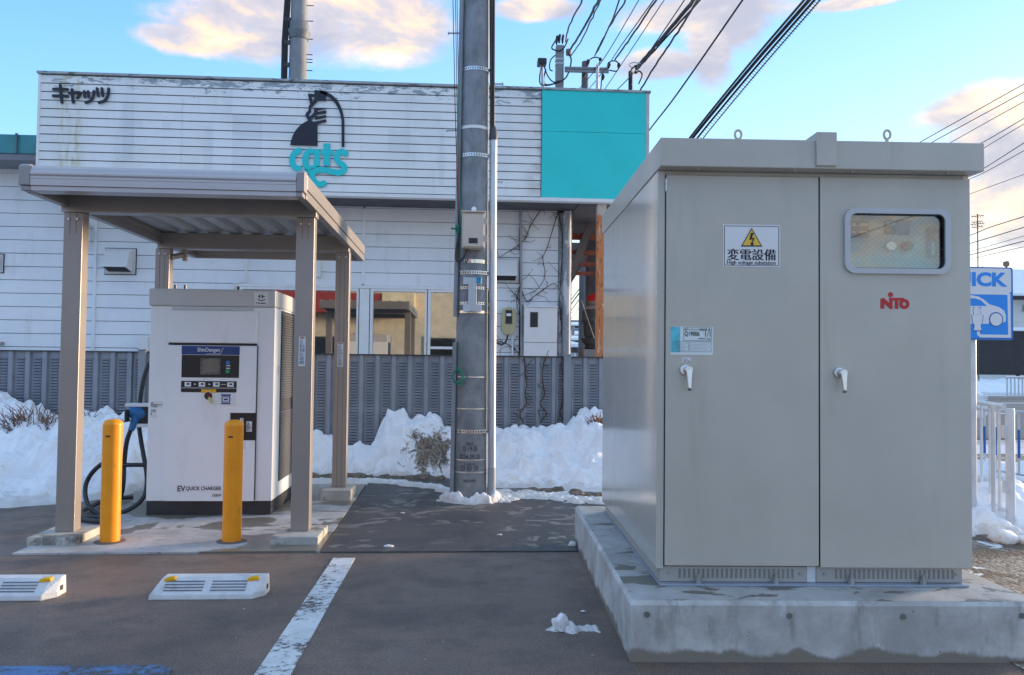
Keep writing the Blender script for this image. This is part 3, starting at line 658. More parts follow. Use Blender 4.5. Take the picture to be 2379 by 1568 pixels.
# windows: one white strip holding three frames
part('window_head', G().box(wx0 - .03, px(1066, WY), WY - .05, WY + .03, wz1 - .012, wz1 + .035), M_white, shop, bevel=.004)
wins = [(555, 832, 720), (859, 991, None), (993, 1130, None)]
wzb = 1.28
for i, (a, b_, mid) in enumerate(wins):
    X0, X1 = px(a, WY), px(b_, WY)
    fr = part('window_frame', flat([rrect(X0, X1, wzb, wz1 - .014, .004, 1), list(reversed(rrect(X0 + .045, X1 - .03, wzb + .04, wz1 - .052, .004, 1)))], WY + .01, .05), M_white, shop)
    part('pane', G().box(X0 + .046, X1 - .031, WY + .016, WY + .022, wzb + .041, wz1 - .053), M_wglass, fr)
    if mid:
        Xm = px(mid, WY); part('mullion', G().box(Xm - .02, Xm + .02, WY - .03, WY + .015, wzb + .041, wz1 - .053), M_white, fr)
    if i == 2:
        zb = pz(1020, 808, WY); part('transom', G().box(X0 + .046, X1 - .031, WY - .03, WY + .015, zb - .02, zb + .02), M_white, fr)
X0, X1 = px(834, WY), px(857, WY)
part('window_pier', G().box(X0, X1, WY - .035, WY + .03, wzb, wz1 - .013), M_white, shop, bevel=.003)
part('unlit_room_sheet', G().box(wx0, 1.0, WY + .032, WY + .06, 0.8, wz1), mat('room_dark', (.07, .07, .065), .8, var=.5, vs=1.5), shop)  # dark sheet behind the panes, its colour stands in for the unlit interior
# curtain edge and things on the sill inside
part('sill_clutter', G().box(px(1000, WY), px(1040, WY), WY - .02, WY + .005, wzb + .05, wzb + .13), mat('clutter', (.28, .14, .09), .7, var=.5, vs=30), shop)
# thin pipe over the window
pp = [wy(572, 585, WY - .06), wy(571, 654, WY - .06), wy(545, 657, WY - .06), wy(541, 672, WY - .06)]
part('drain_pipe', G().tube(pp, .018, 8), M_white, shop)
# vent hoods
def hood(x0, x1, y0, y1, dep=.26):
    X0, X1 = px(x0, WY - .03, (y0 + y1) / 2), px(x1, WY - .03, (y0 + y1) / 2); Z1, Z0 = pz(x0, y0, WY - .03), pz(x0, y1, WY - .03); h = Z1 - Z0
    pl = part('vent_hood', G().prism([(WY - .02, Z1 - .03), (WY - dep * .55, Z1 - .05), (WY - dep, Z0 + h * .27), (WY - dep, Z0 + h * .22), (WY - .02, Z0 + h * .10)], X0, X1, 'x'), M_lid, shop, bevel=.006)
    part('back_plate', G().box(X0 - .04, X1 + .04, WY - .03, WY - .008, Z0, Z1), mat('hood_plate', (.62, .63, .64), .5), pl, bevel=.004)
    part('rim', G().box(X0 - .052, X1 + .052, WY - .0075, WY - .0065, Z0 - .012, Z1 + .012), M_void, pl)
    part('opening', G().add([(X0 + .02, WY - .03, Z0 + h * .09), (X1 - .02, WY - .03, Z0 + h * .09), (X1 - .02, WY - dep + .01, Z0 + h * .215), (X0 + .02, WY - dep + .01, Z0 + h * .215)], [(0, 1, 2, 3)]), M_void, pl)
hood(250, 308, 577, 636)
hood(1150, 1200, 598, 656)
hood(-30, 0, 590, 632, .12)
part('wall_lamp', G().tube([wy(199, 520, WY - .03), wy(201, 540, WY - .12), wy(200, 580, WY - .05)], [.04, .06, .02], 10), M_lid, shop)
part('wall_box', G().box(px(733, WY, 620), px(747, WY, 620), WY - .12, WY, pz(740, 645, WY), pz(740, 595, WY)), M_lid, shop, bevel=.006)
part('outlet_box', G().box(px(327, WY), px(349, WY), WY - .1, WY, pz(340, 815, WY), pz(340, 782, WY)), M_lid, shop, bevel=.006)
part('vent_slot', G().box(px(-4, WY), px(10, WY), WY - .05, WY, pz(0, 802, WY), pz(0, 794, WY)), M_cangrey, shop)
# meters at the right end
mt = part('gas_meter', flat([[(px(u, WY - .18), pz(1180, v, WY - .18)) for u, v in ((1165, 724), (1168, 717), (1174, 716), (1178, 713), (1186, 713), (1190, 716), (1195, 717), (1198, 723), (1197, 764), (1193, 772), (1186, 777), (1174, 777), (1168, 772), (1164, 762))]], WY - .02, .16), M_meter, shop, bevel=.01, label='beige rounded electricity meter')
part('meter_window', G().box(px(1174, WY - .2), px(1189, WY - .2), WY - .19, WY - .178, pz(1180, 752, WY - .2), pz(1180, 720, WY - .2)), M_black, mt)
part('dial', G().box(px(1176, WY - .2), px(1187, WY - .2), WY - .194, WY - .19, pz(1180, 734, WY - .2), pz(1180, 728, WY - .2)), M_lab, mt)
X0, X1, Z0, Z1 = px(1217, WY - .18), px(1294, WY - .18), 1.36, pz(1255, 714, WY - .18)
mb = part('meter_cabinet', G().box(X0, X1, WY - .2, WY, Z0, Z1), M_lid, shop, bevel=.006, label='white square meter cabinet with dark window')
part('lid', G().box(X0 - .01, X1 + .01, WY - .22, WY, Z1 + .001, Z1 + .02), M_lab, mb)
part('cabinet_window', G().box(px(1231, WY - .2), px(1249, WY - .2), WY - .206, WY - .2, pz(1240, 760, WY - .2), pz(1240, 725, WY - .2)), M_black, mb)
part('seam_line', G().box(X0 + .002, X1 - .002, WY - .2012, WY - .2, pz(1255, 796, WY - .2), pz(1255, 795, WY - .2)), M_void, mb)
part('meter_cable', G().tube(spline([wy(1180, 776, WY - .1), wy(1176, 792, WY - .12), wy(1166, 800, WY - .1), wy(1153, 796, WY - .05)]), .014, 8), M_cable, shop)
part('conduit', G().tube([wy(1209, 470, WY - .06), wy(1212, 828, WY - .06)], .022, 10), mat('conduit_grey', (.34, .36, .38), .5), shop)
part('conduit', G().tube([wy(1190, 778, WY - .06), wy(1191, 828, WY - .06)], .014, 8), M_lab, shop)
Xp = px(1315, WY - .1)
part('downpipe', G().tube([(Xp, WY - .12, FZ0 - .02), (Xp, WY - .12, 1.2)], .062, 18), M_peel, shop)
part('corner_board', G().box(px(1296, WY), px(1326, WY), WY - .03, WY + .25, .2, FZ0 - .03), M_peel, shop)
# open porch behind the rusty column
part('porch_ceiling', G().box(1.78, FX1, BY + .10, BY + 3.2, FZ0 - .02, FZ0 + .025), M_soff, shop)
Xc0, Xc1 = px(1385, BY + .2, 650), px(1406, BY + .2, 650)
part('rusty_column', G().box(Xc0, Xc1, BY + .12, BY + .26, .3, FZ0 - .022), M_rust, shop, bevel=.006)
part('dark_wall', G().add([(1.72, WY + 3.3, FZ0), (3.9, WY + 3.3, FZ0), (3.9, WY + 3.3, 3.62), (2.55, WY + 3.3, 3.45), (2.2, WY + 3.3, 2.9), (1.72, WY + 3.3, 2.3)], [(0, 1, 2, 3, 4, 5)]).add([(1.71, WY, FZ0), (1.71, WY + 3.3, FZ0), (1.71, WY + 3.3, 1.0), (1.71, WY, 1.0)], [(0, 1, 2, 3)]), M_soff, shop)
for (yy, r_) in ((549, .05), (586, .035), (614, .035), (635, .03)):
    z = pz(1350, yy, WY + 1); part('rusty_beam', G().box(1.72, 3.0, WY + 1, WY + 1 + r_ * 2, z - r_, z + r_), mat('rust_dark', (.22, .065, .035), .8, var=.4, vs=8), shop)
for xx, y0, y1 in ((1361, 586, 614), (1336, 614, 635)):
    X = px(xx, WY + 1.08); part('rusty_strut', G().box(X - .02, X + .02, WY + 1.02, WY + 1.06, pz(xx, y1, WY + 1), pz(xx, y0, WY + 1)), MT['rust_dark'], shop)
part('brace', G().bar(wy(1390, 475, WY + .9), wy(1326, 640, WY + .9), .1, .12), mat('brace_grey', (.16, .14, .13), .8), shop)
part('dark_column', G().box(px(1367, 15), px(1392, 15), 15, 15.4, 0, FZ0), mat('column_dark', (.07, .07, .075), .7), shop)

# ---- signs on the band
SP = lambda zx, zy, Y: wy((950 + zx / 3.92) / 1.464, (280 + zy / 3.92) / 1.464, Y)
def xz(pts, Y, fn=SP): return [(fn(a, b_, Y).x, fn(a, b_, Y).z) for a, b_ in pts]
YS = BY - .012
cat = thing('shop_sign', 'black sitting cat silhouette over turquoise cats lettering on the white band', 'sign', (SP(500, 800, YS).x, YS, SP(500, 1400, YS).z))
arc = lambda a, b_, c, n=10: [((1 - t) ** 2 * a[0] + 2 * t * (1 - t) * b_[0] + t * t * c[0], (1 - t) ** 2 * a[1] + 2 * t * (1 - t) * b_[1] + t * t * c[1]) for t in [i / n for i in range(n + 1)]]
head = [(470, 105), (560, 112), (640, 150), (620, 200), (632, 246), (515, 246), (440, 330), (425, 330), (425, 395), (395, 432), (398, 452), (405, 466), (465, 400), (465, 340), (610, 345), (620, 356), (510, 372), (510, 398), (627, 374), (627, 412), (500, 434), (425, 500), (440, 520), (470, 526), (627, 494), (627, 528), (510, 556), (510, 848), (148, 838)]
head += arc((148, 838), (180, 600), (385, 512), 12)[1:] + [(348, 435), (360, 408), (392, 375), (392, 325), (412, 296), (382, 155), (470, 158)]
ear_hole = [(430, 192), (470, 192), (468, 235), (447, 262)]
part('cat_body', flat([xz(head, YS), xz(ear_hole, YS)], YS, .012), M_ink, cat)
part('whisker', flat([xz([(475, 465), (622, 437), (622, 470), (475, 498)], YS)], YS, .012), M_ink, cat)
a1 = arc((540, 108), (830, 150), (868, 520), 16) + [(868, 862), (832, 862), (832, 520)] + arc((832, 520), (800, 230), (552, 145), 14)[1:]
part('tail_arch', flat([xz(a1, YS)], YS, .012), M_ink, cat)
def stroke(name, pts, wpx, m, par, Y, rnd=False, fn=SP, wscale=None):
    q = xz(spline([(a, b_, 0) for a, b_ in pts], 6) and [(v.x, v.y) for v in spline([(a, b_, 0) for a, b_ in pts], 6)], Y, fn) if len(pts) > 2 else xz(pts, Y, fn)
    k = abs(fn(100, 0, Y).x - fn(0, 0, Y).x) / 100
    return part(name, G().ribbon(q, wpx * k, Y - .012, Y, rnd), m, par)
M_cats = mat('cats_turquoise', (.012, .62, .63), .4, var=.03)
stroke('letter_c', [(297, 918), (245, 915), (195, 960), (172, 1030), (185, 1100), (230, 1145), (297, 1152)], 78, M_cats, cat, YS)
stroke('letter_a', [(440, 922), (385, 930), (352, 1000), (352, 1090), (385, 1165), (360, 1195)], 82, M_cats, cat, YS - .001)
stroke('letter_a', [(500, 890), (500, 1120)], 78, M_cats, cat, YS - .002)
stroke('letter_a', [(400, 912), (470, 925), (538, 915)], 50, M_cats, cat, YS - .003)
stroke('letter_a', [(410, 1130), (460, 1125), (500, 1100)], 40, M_cats, cat, YS - .004)
stroke('letter_t', [(635, 816), (635, 1112)], 92, M_cats, cat, YS)
stroke('letter_t', [(552, 936), (718, 936)], 74, M_cats, cat, YS - .002)
stroke('letter_s', [(885, 950), (830, 925), (780, 950), (765, 1010), (800, 1070), (855, 1110), (865, 1160), (810, 1205), (700, 1190), (580, 1165), (490, 1180), (440, 1225), (445, 1290), (500, 1350), (560, 1360), (595, 1345)], 80, M_cats, cat, YS, True)
kat = thing('shop_sign', 'black katakana lettering at the upper left corner of the white band', 'sign', (-5.7, YS, 4.9))
KP = lambda zx, zy, Y: wy((140 + zx / 7.93) / 1.464, (260 + zy / 7.93) / 1.464, Y)
n_ = 0
for nm, pts in (('letter_ki', [(340, 345), (560, 345), (715, 350)]), ('letter_ki', [(335, 525), (540, 528), (715, 532)]), ('letter_ki', [(522, 245), (540, 480), (565, 700)]),
                ('small_letter_ya', [(765, 455), (880, 440), (1055, 440), (1040, 500), (980, 580)]), ('small_letter_ya', [(838, 355), (850, 520), (870, 700)]),
                ('small_letter_tsu', [(1165, 410), (1185, 555)]), ('small_letter_tsu', [(1270, 410), (1290, 555)]), ('small_letter_tsu', [(1432, 405), (1400, 560), (1330, 660), (1210, 705)]),
                ('letter_tsu', [(1515, 330), (1545, 520)]), ('letter_tsu', [(1645, 330), (1665, 520)]), ('letter_tsu', [(1828, 335), (1800, 520), (1720, 650), (1570, 705)])):
    stroke(nm, pts, 78, M_ink, kat, YS - .0006 * n_, True, KP); n_ += 1

# ================================================================== VINES
def vine(pts, r0, seed, twigs=5):
    g = G(); P = spline([wy(a, b_, WY - .05 - .02 * (i % 2)) for i, (a, b_) in enumerate(pts)], 5); rnd = random.Random(seed)
    g.tube(P, [r0 * (1 - .5 * i / len(P)) for i in range(len(P))], 5)
    for _ in range(twigs * 2):
        p = rnd.choice(P); q = p + Vector((rnd.uniform(-.22, .22), rnd.uniform(-.03, .02), rnd.uniform(-.22, .22))); m_ = (p + q) / 2 + Vector((rnd.uniform(-.05, .05), 0, rnd.uniform(-.05, .05)))
        g.tube([p, m_, q], [r0 * .5, r0 * .4, r0 * .25], 4)
        if rnd.random() < .6: g.lathe(q, [(.001, -.009), (.009, 0), (.001, .009)], 5)
    return g
vl = ['long bare vine running diagonally from the soffit to the grey conduit', 'bare vine climbing beside the peeling downpipe', 'bare vine arching between conduit and downpipe above the meter cabinet', 'bare vine at the upper left beside the silver pipe', 'tangled bare vine across the white meter cabinet', 'bare vine hanging along the grey conduit by the beige meter', 'bare vine twisting low beside the beige meter']
vp = [[(1510 - 140, 470), (1345, 520), (1318, 575), (1302, 600), (1310, 640), (1280, 672), (1216, 690)], [(1355, 470), (1368, 520), (1375, 560), (1370, 640), (1365, 700), (1372, 760), (1375, 826)],
      [(1212, 650), (1240, 700), (1270, 688), (1310, 670), (1350, 660), (1378, 700), (1366, 740)], [(1262, 480), (1235, 520), (1215, 560), (1160, 598)], [(1216, 700), (1250, 730), (1262, 770), (1300, 790), (1320, 828)], [(1210, 480), (1206, 560), (1212, 640), (1200, 700), (1215, 770), (1205, 826)], [(1150, 790), (1180, 800), (1200, 815), (1215, 826)]]
vp = [[((a - 1134) * (.62) + 1157 if j not in (3, 5, 6) else a, b_) for a, b_ in p_] for j, p_ in enumerate(vp)]
for i, (lb, p_) in enumerate(zip(vl, vp)):
    solo('vine', vine(p_, .0085, i, 9), M_vine, lb, 'vine')
g = G(); rnd = random.Random(5)
for k in range(3):
    P = spline([wy(1216 + k * 46 + rnd.uniform(-8, 8), yy, FY - .06) for yy in range(828, 990, 22)], 4); g.tube(P, .008, 4)
    for _ in range(12):
        p = rnd.choice(P); g.tube([p, p + Vector((rnd.uniform(-.12, .12), rnd.uniform(-.03, 0), rnd.uniform(-.12, .12)))], .004, 4)
solo('vine', g, M_vine, 'thin dead creeper hanging down the louvred fence right of the pole', 'vine')
# bare shrubs in the snow
def shrub(c, R, n, label, seed):
    g = G(); rnd = random.Random(seed)
    for i in range(n):
        a = rnd.uniform(0, 2 * pi); p = Vector(c) + Vector((rnd.uniform(-R, R) * .6, rnd.uniform(-.15, .15), -.1)); P = [p]; d = Vector((cos(a) * .5, sin(a) * .3, 1.0)).normalized()
        L = rnd.uniform(.18, .42) * R / .45
        for k in range(4):
            d = (d + Vector((rnd.uniform(-.5, .5), rnd.uniform(-.4, .4), rnd.uniform(-.2, .3)))).normalized(); p = p + d * L / 4; P.append(p)
            if k and rnd.random() < .8:
                e = (d + Vector((rnd.uniform(-1, 1), rnd.uniform(-1, 1), rnd.uniform(-.3, .5)))).normalized(); g.tube([p, p + e * L * .35], [.005, .002], 4, False)
        g.tube(P, [.009, .008, .006, .005, .003], 4, False)
    return solo('bare_shrub', g, mat('twig_red', (.20, .11, .075), .8, var=.3, vs=9), label, 'shrub', at=(c[0], c[1], max(0, c[2] - .3)))
shrub(tuple(wy(80, 1003, 9.45)), .40, 150, 'bare brown shrub poking out of the snow at the far left', 1)
shrub(tuple(wy(180, 985, 9.7)), .30, 50, 'sparse reddish twigs behind the front left canopy post', 2)
shrub(tuple(wy(1386, 975, 9.5)), .17, 60, 'dry brown twigs on the snow crest beside the cubicle', 3)
shrub(tuple(wy(325, 965, 9.5)), .2, 10, 'few thin twigs in the snow left of the charger', 4)
def caps(x, y):
    d = Vector(((x + 4.98) / .3, (y - 9.5) / .2)).length
    return .52 + .30 * (1 - d) + .12 * noise.fractal(Vector((x * 8, y * 8, 4)), 1, 2, 3) if d < 1.2 else -.1

# ================================================================== UTILITY POLE
PC = Vector((.118, 7.95, 0)); 
pole = thing('utility_pole', 'thick grey concrete utility pole with control box, bands and silver conduit', 'pole', tuple(PC))
pr = lambda z: .163 - z / 150
part('shaft', G().lathe(PC, [(pr(z), z) for z in (-.05, 2, 4, 6, 9)], 48), M_pole, pole)
def pc(y): return pz(1103, y, PC.y - .16)
for z0, z1 in ((pc(735), 8.5), (.02, pc(795))):
    part('cable_cover', G().tube([(PC.x - pr(z) - .010, PC.y - .07, z) for z in (z0, (z0 + z1) / 2, z1)], .022, 10), mat('cover_grey', (.27, .30, .34), .45), pole)
zc0, zc1 = pc(1165), pc(306)
part('silver_conduit', G().tube([(PC.x + pr(z) + .045, PC.y - .06, z) for z in (.02, 1.8, zc1)], .036, 18), M_galv, pole)
part('conduit_sleeve', G().tube([(PC.x + pr(z) + .045, PC.y - .06, z) for z in (.0, .30)], .0385, 18), mat('sleeve_grey', (.36, .39, .42), .5), pole)
part('conduit_hood', G().tube([(PC.x + pr(z) + .045, PC.y - .06, z) for z in (zc1 - .05, zc1, zc1 + .05, zc1 + .09)], [.042, .042, .034, .02], 16), mat('hood_dark', (.07, .075, .085), .5), pole)
for k in range(4):
    a = k * pi / 2 + .4
    part('cable', G().tube([(PC.x + pr(z) + .035 + .016 * cos(a + z * .5) - (z - zc1) * .006, PC.y - .06 + .016 * sin(a + z * .5), z) for z in [zc1 + .03 + .25 * i for i in range(14)]], .0125, 8), M_cable, pole)
def band(y, h, m, r=.005, slots=0, wide=.0, x0=-1.6, x1=1.75):
    z = pc(y); n = 28; R = pr(z) + r; g = G(); vs = []
    for i in range(n + 1):
        a = -pi / 2 + x0 + (x1 - x0) * i / n; 
        for zz in (z - h / 2, z + h / 2): vs.append((PC.x + (R + wide * max(0, (i - n * .6) / n)) * cos(a), PC.y + R * sin(a), zz))
    g.add(vs, [(2 * i, 2 * i + 1, 2 * i + 3, 2 * i + 2) for i in range(n)], True)
    b_ = part('steel_band', g, m, pole)
    if slots:
        s_ = G()
        for i in range(slots):
            a = -pi / 2 + x0 + (x1 - x0) * (i + .5) / slots; da = .028; rr = R + .0022 + wide * max(0, ((i + .5) / slots - .6))
            s_.add([(PC.x + rr * cos(a + u), PC.y + rr * sin(a + u), z + v) for u, v in ((-da, -h * .24), (da, -h * .24), (da, h * .24), (-da, h * .24))], [(0, 1, 2, 3)])
        part('band_slots', s_, M_void, b_, kind='stuff')
band(155, .034, M_steel, slots=20, wide=.13); band(292, .030, M_white, x1=1.3); band(357, .034, M_steel, slots=20, wide=.13); band(606, .036, M_foil, x0=-.6, x1=1.2); band(632, .034, M_steel, slots=22, wide=.13)
band(724, .026, M_foil); band(876, .012, M_steel); band(950, .012, M_steel); band(1003, .034, M_steel, slots=22, wide=.13); band(1069, .012, M_steel); band(1098, .014, M_steel)
band(668, .026, M_steel, slots=20); band(704, .026, M_steel, slots=20)
yb = PC.y - .20
bx0, bx1, bz0, bz1 = px(1073, yb, 540), px(1126, yb, 540), pz(1100, 579, yb), pz(1100, 498, yb)
cb = part('control_box', G().box(bx0, bx1, yb - .10, yb + .06, bz0, bz1), M_cabbox, pole, bevel=.006, label='beige control box')
part('door', G().box(bx0 + .012, bx1 - .014, yb - .112, yb - .1005, bz0 + .01, bz1 - .02), M_cabbox, cb, bevel=.004)
part('rain_hood', G().box(bx0 - .008, bx1 + .008, yb - .125, yb + .06, bz1 + .0005, bz1 + .014), M_cabbox, cb, bevel=.004)
part('vent_window', G().box(px(1089, yb, 560), px(1109, yb, 560), yb - .1165, yb - .1125, pz(1100, 569, yb), pz(1100, 557, yb)), M_black, cb)
for yy in (517, 557): part('hinge', G().box(bx1 + .001, bx1 + .016, yb - .10, yb - .06, pz(1100, yy + 7, yb), pz(1100, yy - 7, yb)), M_cabbox, cb)
part('round_plate', G().disc(px(1101, yb + .03, 486), pz(1101, 486, yb + .03), .024, yb + .02, yb + .032, 18), M_steel, pole)
part('box_cable', G().tube(spline([wy(1086, 578, yb), wy(1078, 597, yb), wy(1066, 607, yb), wy(1060, 600, yb), wy(1061, 575, yb), wy(1066, 545, yb)]), .012, 8), M_cable, pole)
ya = PC.y - .175
bk = part('bracket', G().box(px(1088, ya, 690), px(1107, ya, 690), ya - .02, ya, pz(1100, 723, ya), pz(1100, 646, ya)), M_galv, pole, bevel=.002)
for yy in (653, 716): part('bracket_foot', G().box(px(1076, ya, 690), px(1118, ya, 690), ya - .018, ya + .002, pz(1100, yy + 8, ya), pz(1100, yy - 8, ya)), M_galv, bk, bevel=.002)
part('blue_tape', G().box(px(1107, ya, 650), px(1117, ya, 650), ya - .035, ya - .0185, pz(1110, 658, ya), pz(1110, 645, ya)), mat('tape_blue', (.01, .30, .55), .5, var=.3, vs=60), bk)
for (x0_, x1_, yy) in ((1042, 1070, 77), (1142, 1168, 195), (1038, 1064, 303), (1142, 1166, 422)):
    a_, b_ = wy(x0_, yy, PC.y - .02), wy(x1_, yy, PC.y - .02)
    part('step_bolt', G().tube([a_, b_], .009, 8), M_galv, pole)
    e = a_ if x0_ < 1100 else b_; part('bolt_head', G().tube([e - Vector((.006, 0, 0)), e + Vector((.006, 0, 0))], .017, 8), M_galv, pole)
def wrap(me, zc):
    for v in me.vertices:
        a = v.co.x / pr(zc); R = pr(zc) + .0016 - v.co.y * .5; v.co.x, v.co.y = PC.x + R * sin(a), PC.y - R * cos(a)
    return me
M_cast = mat('cast_mark', (.05, .05, .055), .7)
for s_, x0_, x1_, y0_, y1_ in (('TOKA-A', -.05, .02, 1035, 1027), ('12-19-35', -.075, .065, 1049, 1037), ('2024-09-25', -.115, .095, 1067, 1056), ('(12000)P', -.06, .05, 1083, 1076), ('00020901', -.07, .055, 1124 - 3, 1114)):
    zz = pc((y0_ + y1_) / 2); part('cast_lettering', wrap(text(s_, x0_ + .0, x1_, pc(y0_), pc(y1_), 0, .004), zz), M_cast, pole)
for cxx, tt in ((-.075, 'T'), (-.01, 'UIS'), (.055, 'VF')):
    n = 20; cz_ = pc(1086 + 2); lp = lambda r: [(cxx + r * cos(2 * pi * k / n), cz_ + r * sin(2 * pi * k / n)) for k in range(n)]
    part('cast_ring', wrap(flat([lp(.024), lp(.019)], 0, .001), cz_), M_cast, pole); part('cast_lettering', wrap(text(tt, cxx - .012, cxx + .012, cz_ - .012, cz_ + .012, 0, .004), cz_), M_cast, pole)
# thin wires down the left of the pole
for (xa, xb, m_, nm) in ((1053, 1066, M_wire, 'thin black wire running down the left side of the pole'), (1059, 1068, mat('red_wire', (.35, .04, .03), .6), 'thin red wire running down the left side of the pole'), (1063, 1070, M_green, 'thin green wire running down the left side of the pole')):
    solo('thin_wire', G().tube([wy(xa - 2, -60, PC.y - .12), wy((xa * 2 + xb) / 3, 250, PC.y - .12), wy(xb, 545, PC.y - .14), wy(xb - 1, 600, PC.y - .14)], .0042, 5), m_, nm, 'wire')
g = G(); c = wy(1064, 875, PC.y - .2)
for k in range(7):
    R = .052 + .004 * (k % 3); off = Vector((.006 * (k % 3) - .006, -.012 + .004 * k, .012 * sin(k * 2)))
    g.tube([c + off + Vector((R * cos(t) * .9, .01 * sin(t * 2 + k), R * sin(t) * 1.15)) for t in [i * 2 * pi / 20 for i in range(21)]], .0042, 5, False)
g.tube(spline([c + Vector((0, 0, .07)), wy(1072, 830, PC.y - .19), wy(1066, 795, PC.y - .2)]), .0042, 5)
solo('rope_coil', g, M_green, 'small coil of green wire hanging on the left of the pole', 'rope')
g = G().tube([wy(1048, 531, PC.y - .15), wy(1068, 531, PC.y - .15)], .009, 8)
for k in range(9): 
    c = wy(1062 + (k % 3) * 2, 525 + k * 2, PC.y - .15); g.tube([c + Vector((.016 * cos(t), .016 * sin(t), .008 * sin(t + k))) for t in [i * 2 * pi / 10 for i in range(11)]], .0042, 5, False)
solo('wire_bundle', g, M_green, 'green wire wound on a step bolt beside the control box', 'wire')

# ================================================================== CANOPY
M_canf = M_canopy
canopy = thing('canopy_shelter', 'bronze grey aluminium canopy on four posts over the charger', 'canopy', (-1.95, 6.9, 0))
PYF, PYB = 6.05, 7.90
CX0, CX1 = -2.881, -1.064
FYF, FYB = 5.48, 8.95
bzF, bzB = pz(150, 492, PYF), pz(700, 583, PYB)
def post(X, Y, zb, zt, lab):
    x0, x1, y0, y1 = X - .066, X + .066, Y, Y + .105
    po = part('post', G().box(x0, x1, y0, y1, zb, zt), M_canf, canopy, bevel=.004)
    for dx in (-.022, .022): part('post_groove', G().box(X + dx - .0012, X + dx + .0012, Y - .0012, Y + .0005, zt - .16 if lab else zb, zt - .002), M_dark, po)
    for dx in (-.03, .03):
        q = G(); q.tube([(X + dx, Y - .0, zt - .05), (X + dx, Y - .010, zt - .05)], .009, 10); part('bolt', q, M_steel, po)
    return po
pFL, pFR = px(171, PYF), px(710, PYF)
pos = [((-2.795, PYF, .066), 1), ((-1.142, PYF, .066), 1), ((-2.822, PYB, .105), 0), ((-1.132, PYB, .105), 0)]
posts = []
for (X, Y, zb), fl in pos: posts.append(post(X, Y, zb, bzF - .001 if Y == PYF else bzB - .001, fl))
for (X, Y, zb), fl in pos:
    w_ = .165 if Y == PYF else .14
    solo('post_footing', G().prism([(X - w_, Y - .19), (X + w_, Y - .19), (X + w_, Y + .24), (X - w_, Y + .24)], .0, zb, 'z'), M_concrete2, {(-2.795, PYF): 'concrete footing under the front left canopy post', (-1.142, PYF): 'concrete footing under the front right canopy post', (-2.822, PYB): 'concrete footing under the rear left canopy post', (-1.132, PYB): 'concrete footing under the rear right canopy post'}[(X, Y)], 'footing', 'concrete footings of the canopy', bevel=.008)
for i, (xx, y0, y1, Y) in enumerate(((702, 782, 850, PYF), (792, 796, 852, PYB))):
    X = px(xx, Y) ; a = px(xx - 8, Y, 820); b_ = px(xx + 8, Y) if i == 0 else px(xx + 6, Y); z1, z0 = pz(xx, y0, Y), pz(xx, y1, Y)
    st = part('sticker', G().box(a, b_, Y - .002, Y - .0005, z0, z1), M_lab, posts[1 + 2 * i], label='white warning sticker')
    part('sticker_print', G().box(a + .008, b_ - .008, Y - .0032, Y - .0021, z1 - .014, z1 - .005), M_red, posts[1 + 2 * i])
    part('sticker_print', text('注意事項\n屋根に乗らない\n積雪注意 強風時\n使用しないこと\n点検 清掃 固定\n取扱説明書参照', a + .006, b_ - .006, z0 + .01, z1 - .022, Y - .0022), mat('grey_print', (.30, .34, .42), .5), posts[1 + 2 * i])
# beams
def beam(x0, x1, Y, zb, h):
    b_ = part('beam', G().box(x0, x1, Y - .004, Y + .11, zb, zb + h), M_canf, canopy, bevel=.004)
    part('beam_lip', G().box(x0 + .002, x1 - .002, Y - .008, Y + .0, zb, zb + .012), mat('lip_light', (.45, .43, .41), .35, metal=.4), b_)
beam(CX0, CX1, PYF, bzF, .155); beam(CX0 + .01, CX1 - .01, PYB, bzB, .15)
# roof deck of folded sheets
deck_z = bzF + .155
n = 9; pw = (CX1 - CX0) / n
for i in range(n):
    x = CX0 + pw * i; pr_ = [(x, deck_z + .06), (x + pw * .18, deck_z + .06), (x + pw * .34, deck_z + .003), (x + pw * .82, deck_z + .003), (x + pw * .995, deck_z + .06)]
    part('roof_panel', G().prism(pr_ + [(a, b_ + .003) for a, b_ in reversed(pr_)], FYF + .10, FYB - .05, 'y'), M_deck, canopy)
# front gutter (stepped profile), side fascias
zt, zb = pz(44, 380, FYF), pz(46, 441, FYF)
hh = zt - zb
gx0, gx1 = px(70, FYF, 410) , px(688, FYF, 430)
prof = [(FYF + .14, zb + .003), (FYF + .01, zb + .003), (FYF + .01, zb + hh * .17), (FYF + .016, zb + hh * .18), (FYF + .016, zb + hh * .19), (FYF, zb + hh * .2), (FYF, zb + hh * .445), (FYF + .004, zb + hh * .45), (FYF + .004, zb + hh * .455), (FYF, zb + hh * .46), (FYF, zb + hh * .55), (FYF - .006, zb + hh * .62), (FYF - .006, zb + hh * .68), (FYF, zb + hh * .76), (FYF + .004, zb + hh * .86), (FYF + .02, zb + hh * .97), (FYF + .05, zb + hh * .99), (FYF + .14, zb + hh * .99)]
part('front_gutter', G().prism(prof, gx0, gx1, 'x'), mat('gutter_silver', (.52, .50, .50), .35, metal=.4, var=.03), canopy)
ex0, ex1 = -2.884, px(708, FYF, 420)
for a, b_ in ((ex0, gx0 - .002), (gx1 + .002, ex1)):
    part('corner_cap', G().prism([(FYF + .1, zb + hh * .19), (FYF - .008, zb + hh * .19), (FYF - .008, zb + hh * .93), (FYF + .02, zt + .004), (FYF + .1, zt + .004)], a, b_, 'x'), M_cangrey, canopy, bevel=.006)
    part('corner_cap_lower', G().box(a + (.012 if a < -2 else 0), b_ - (0 if a < -2 else .012), FYF + .002, FYF + .1, zb, zb + hh * .17), M_cangrey, canopy, bevel=.004)
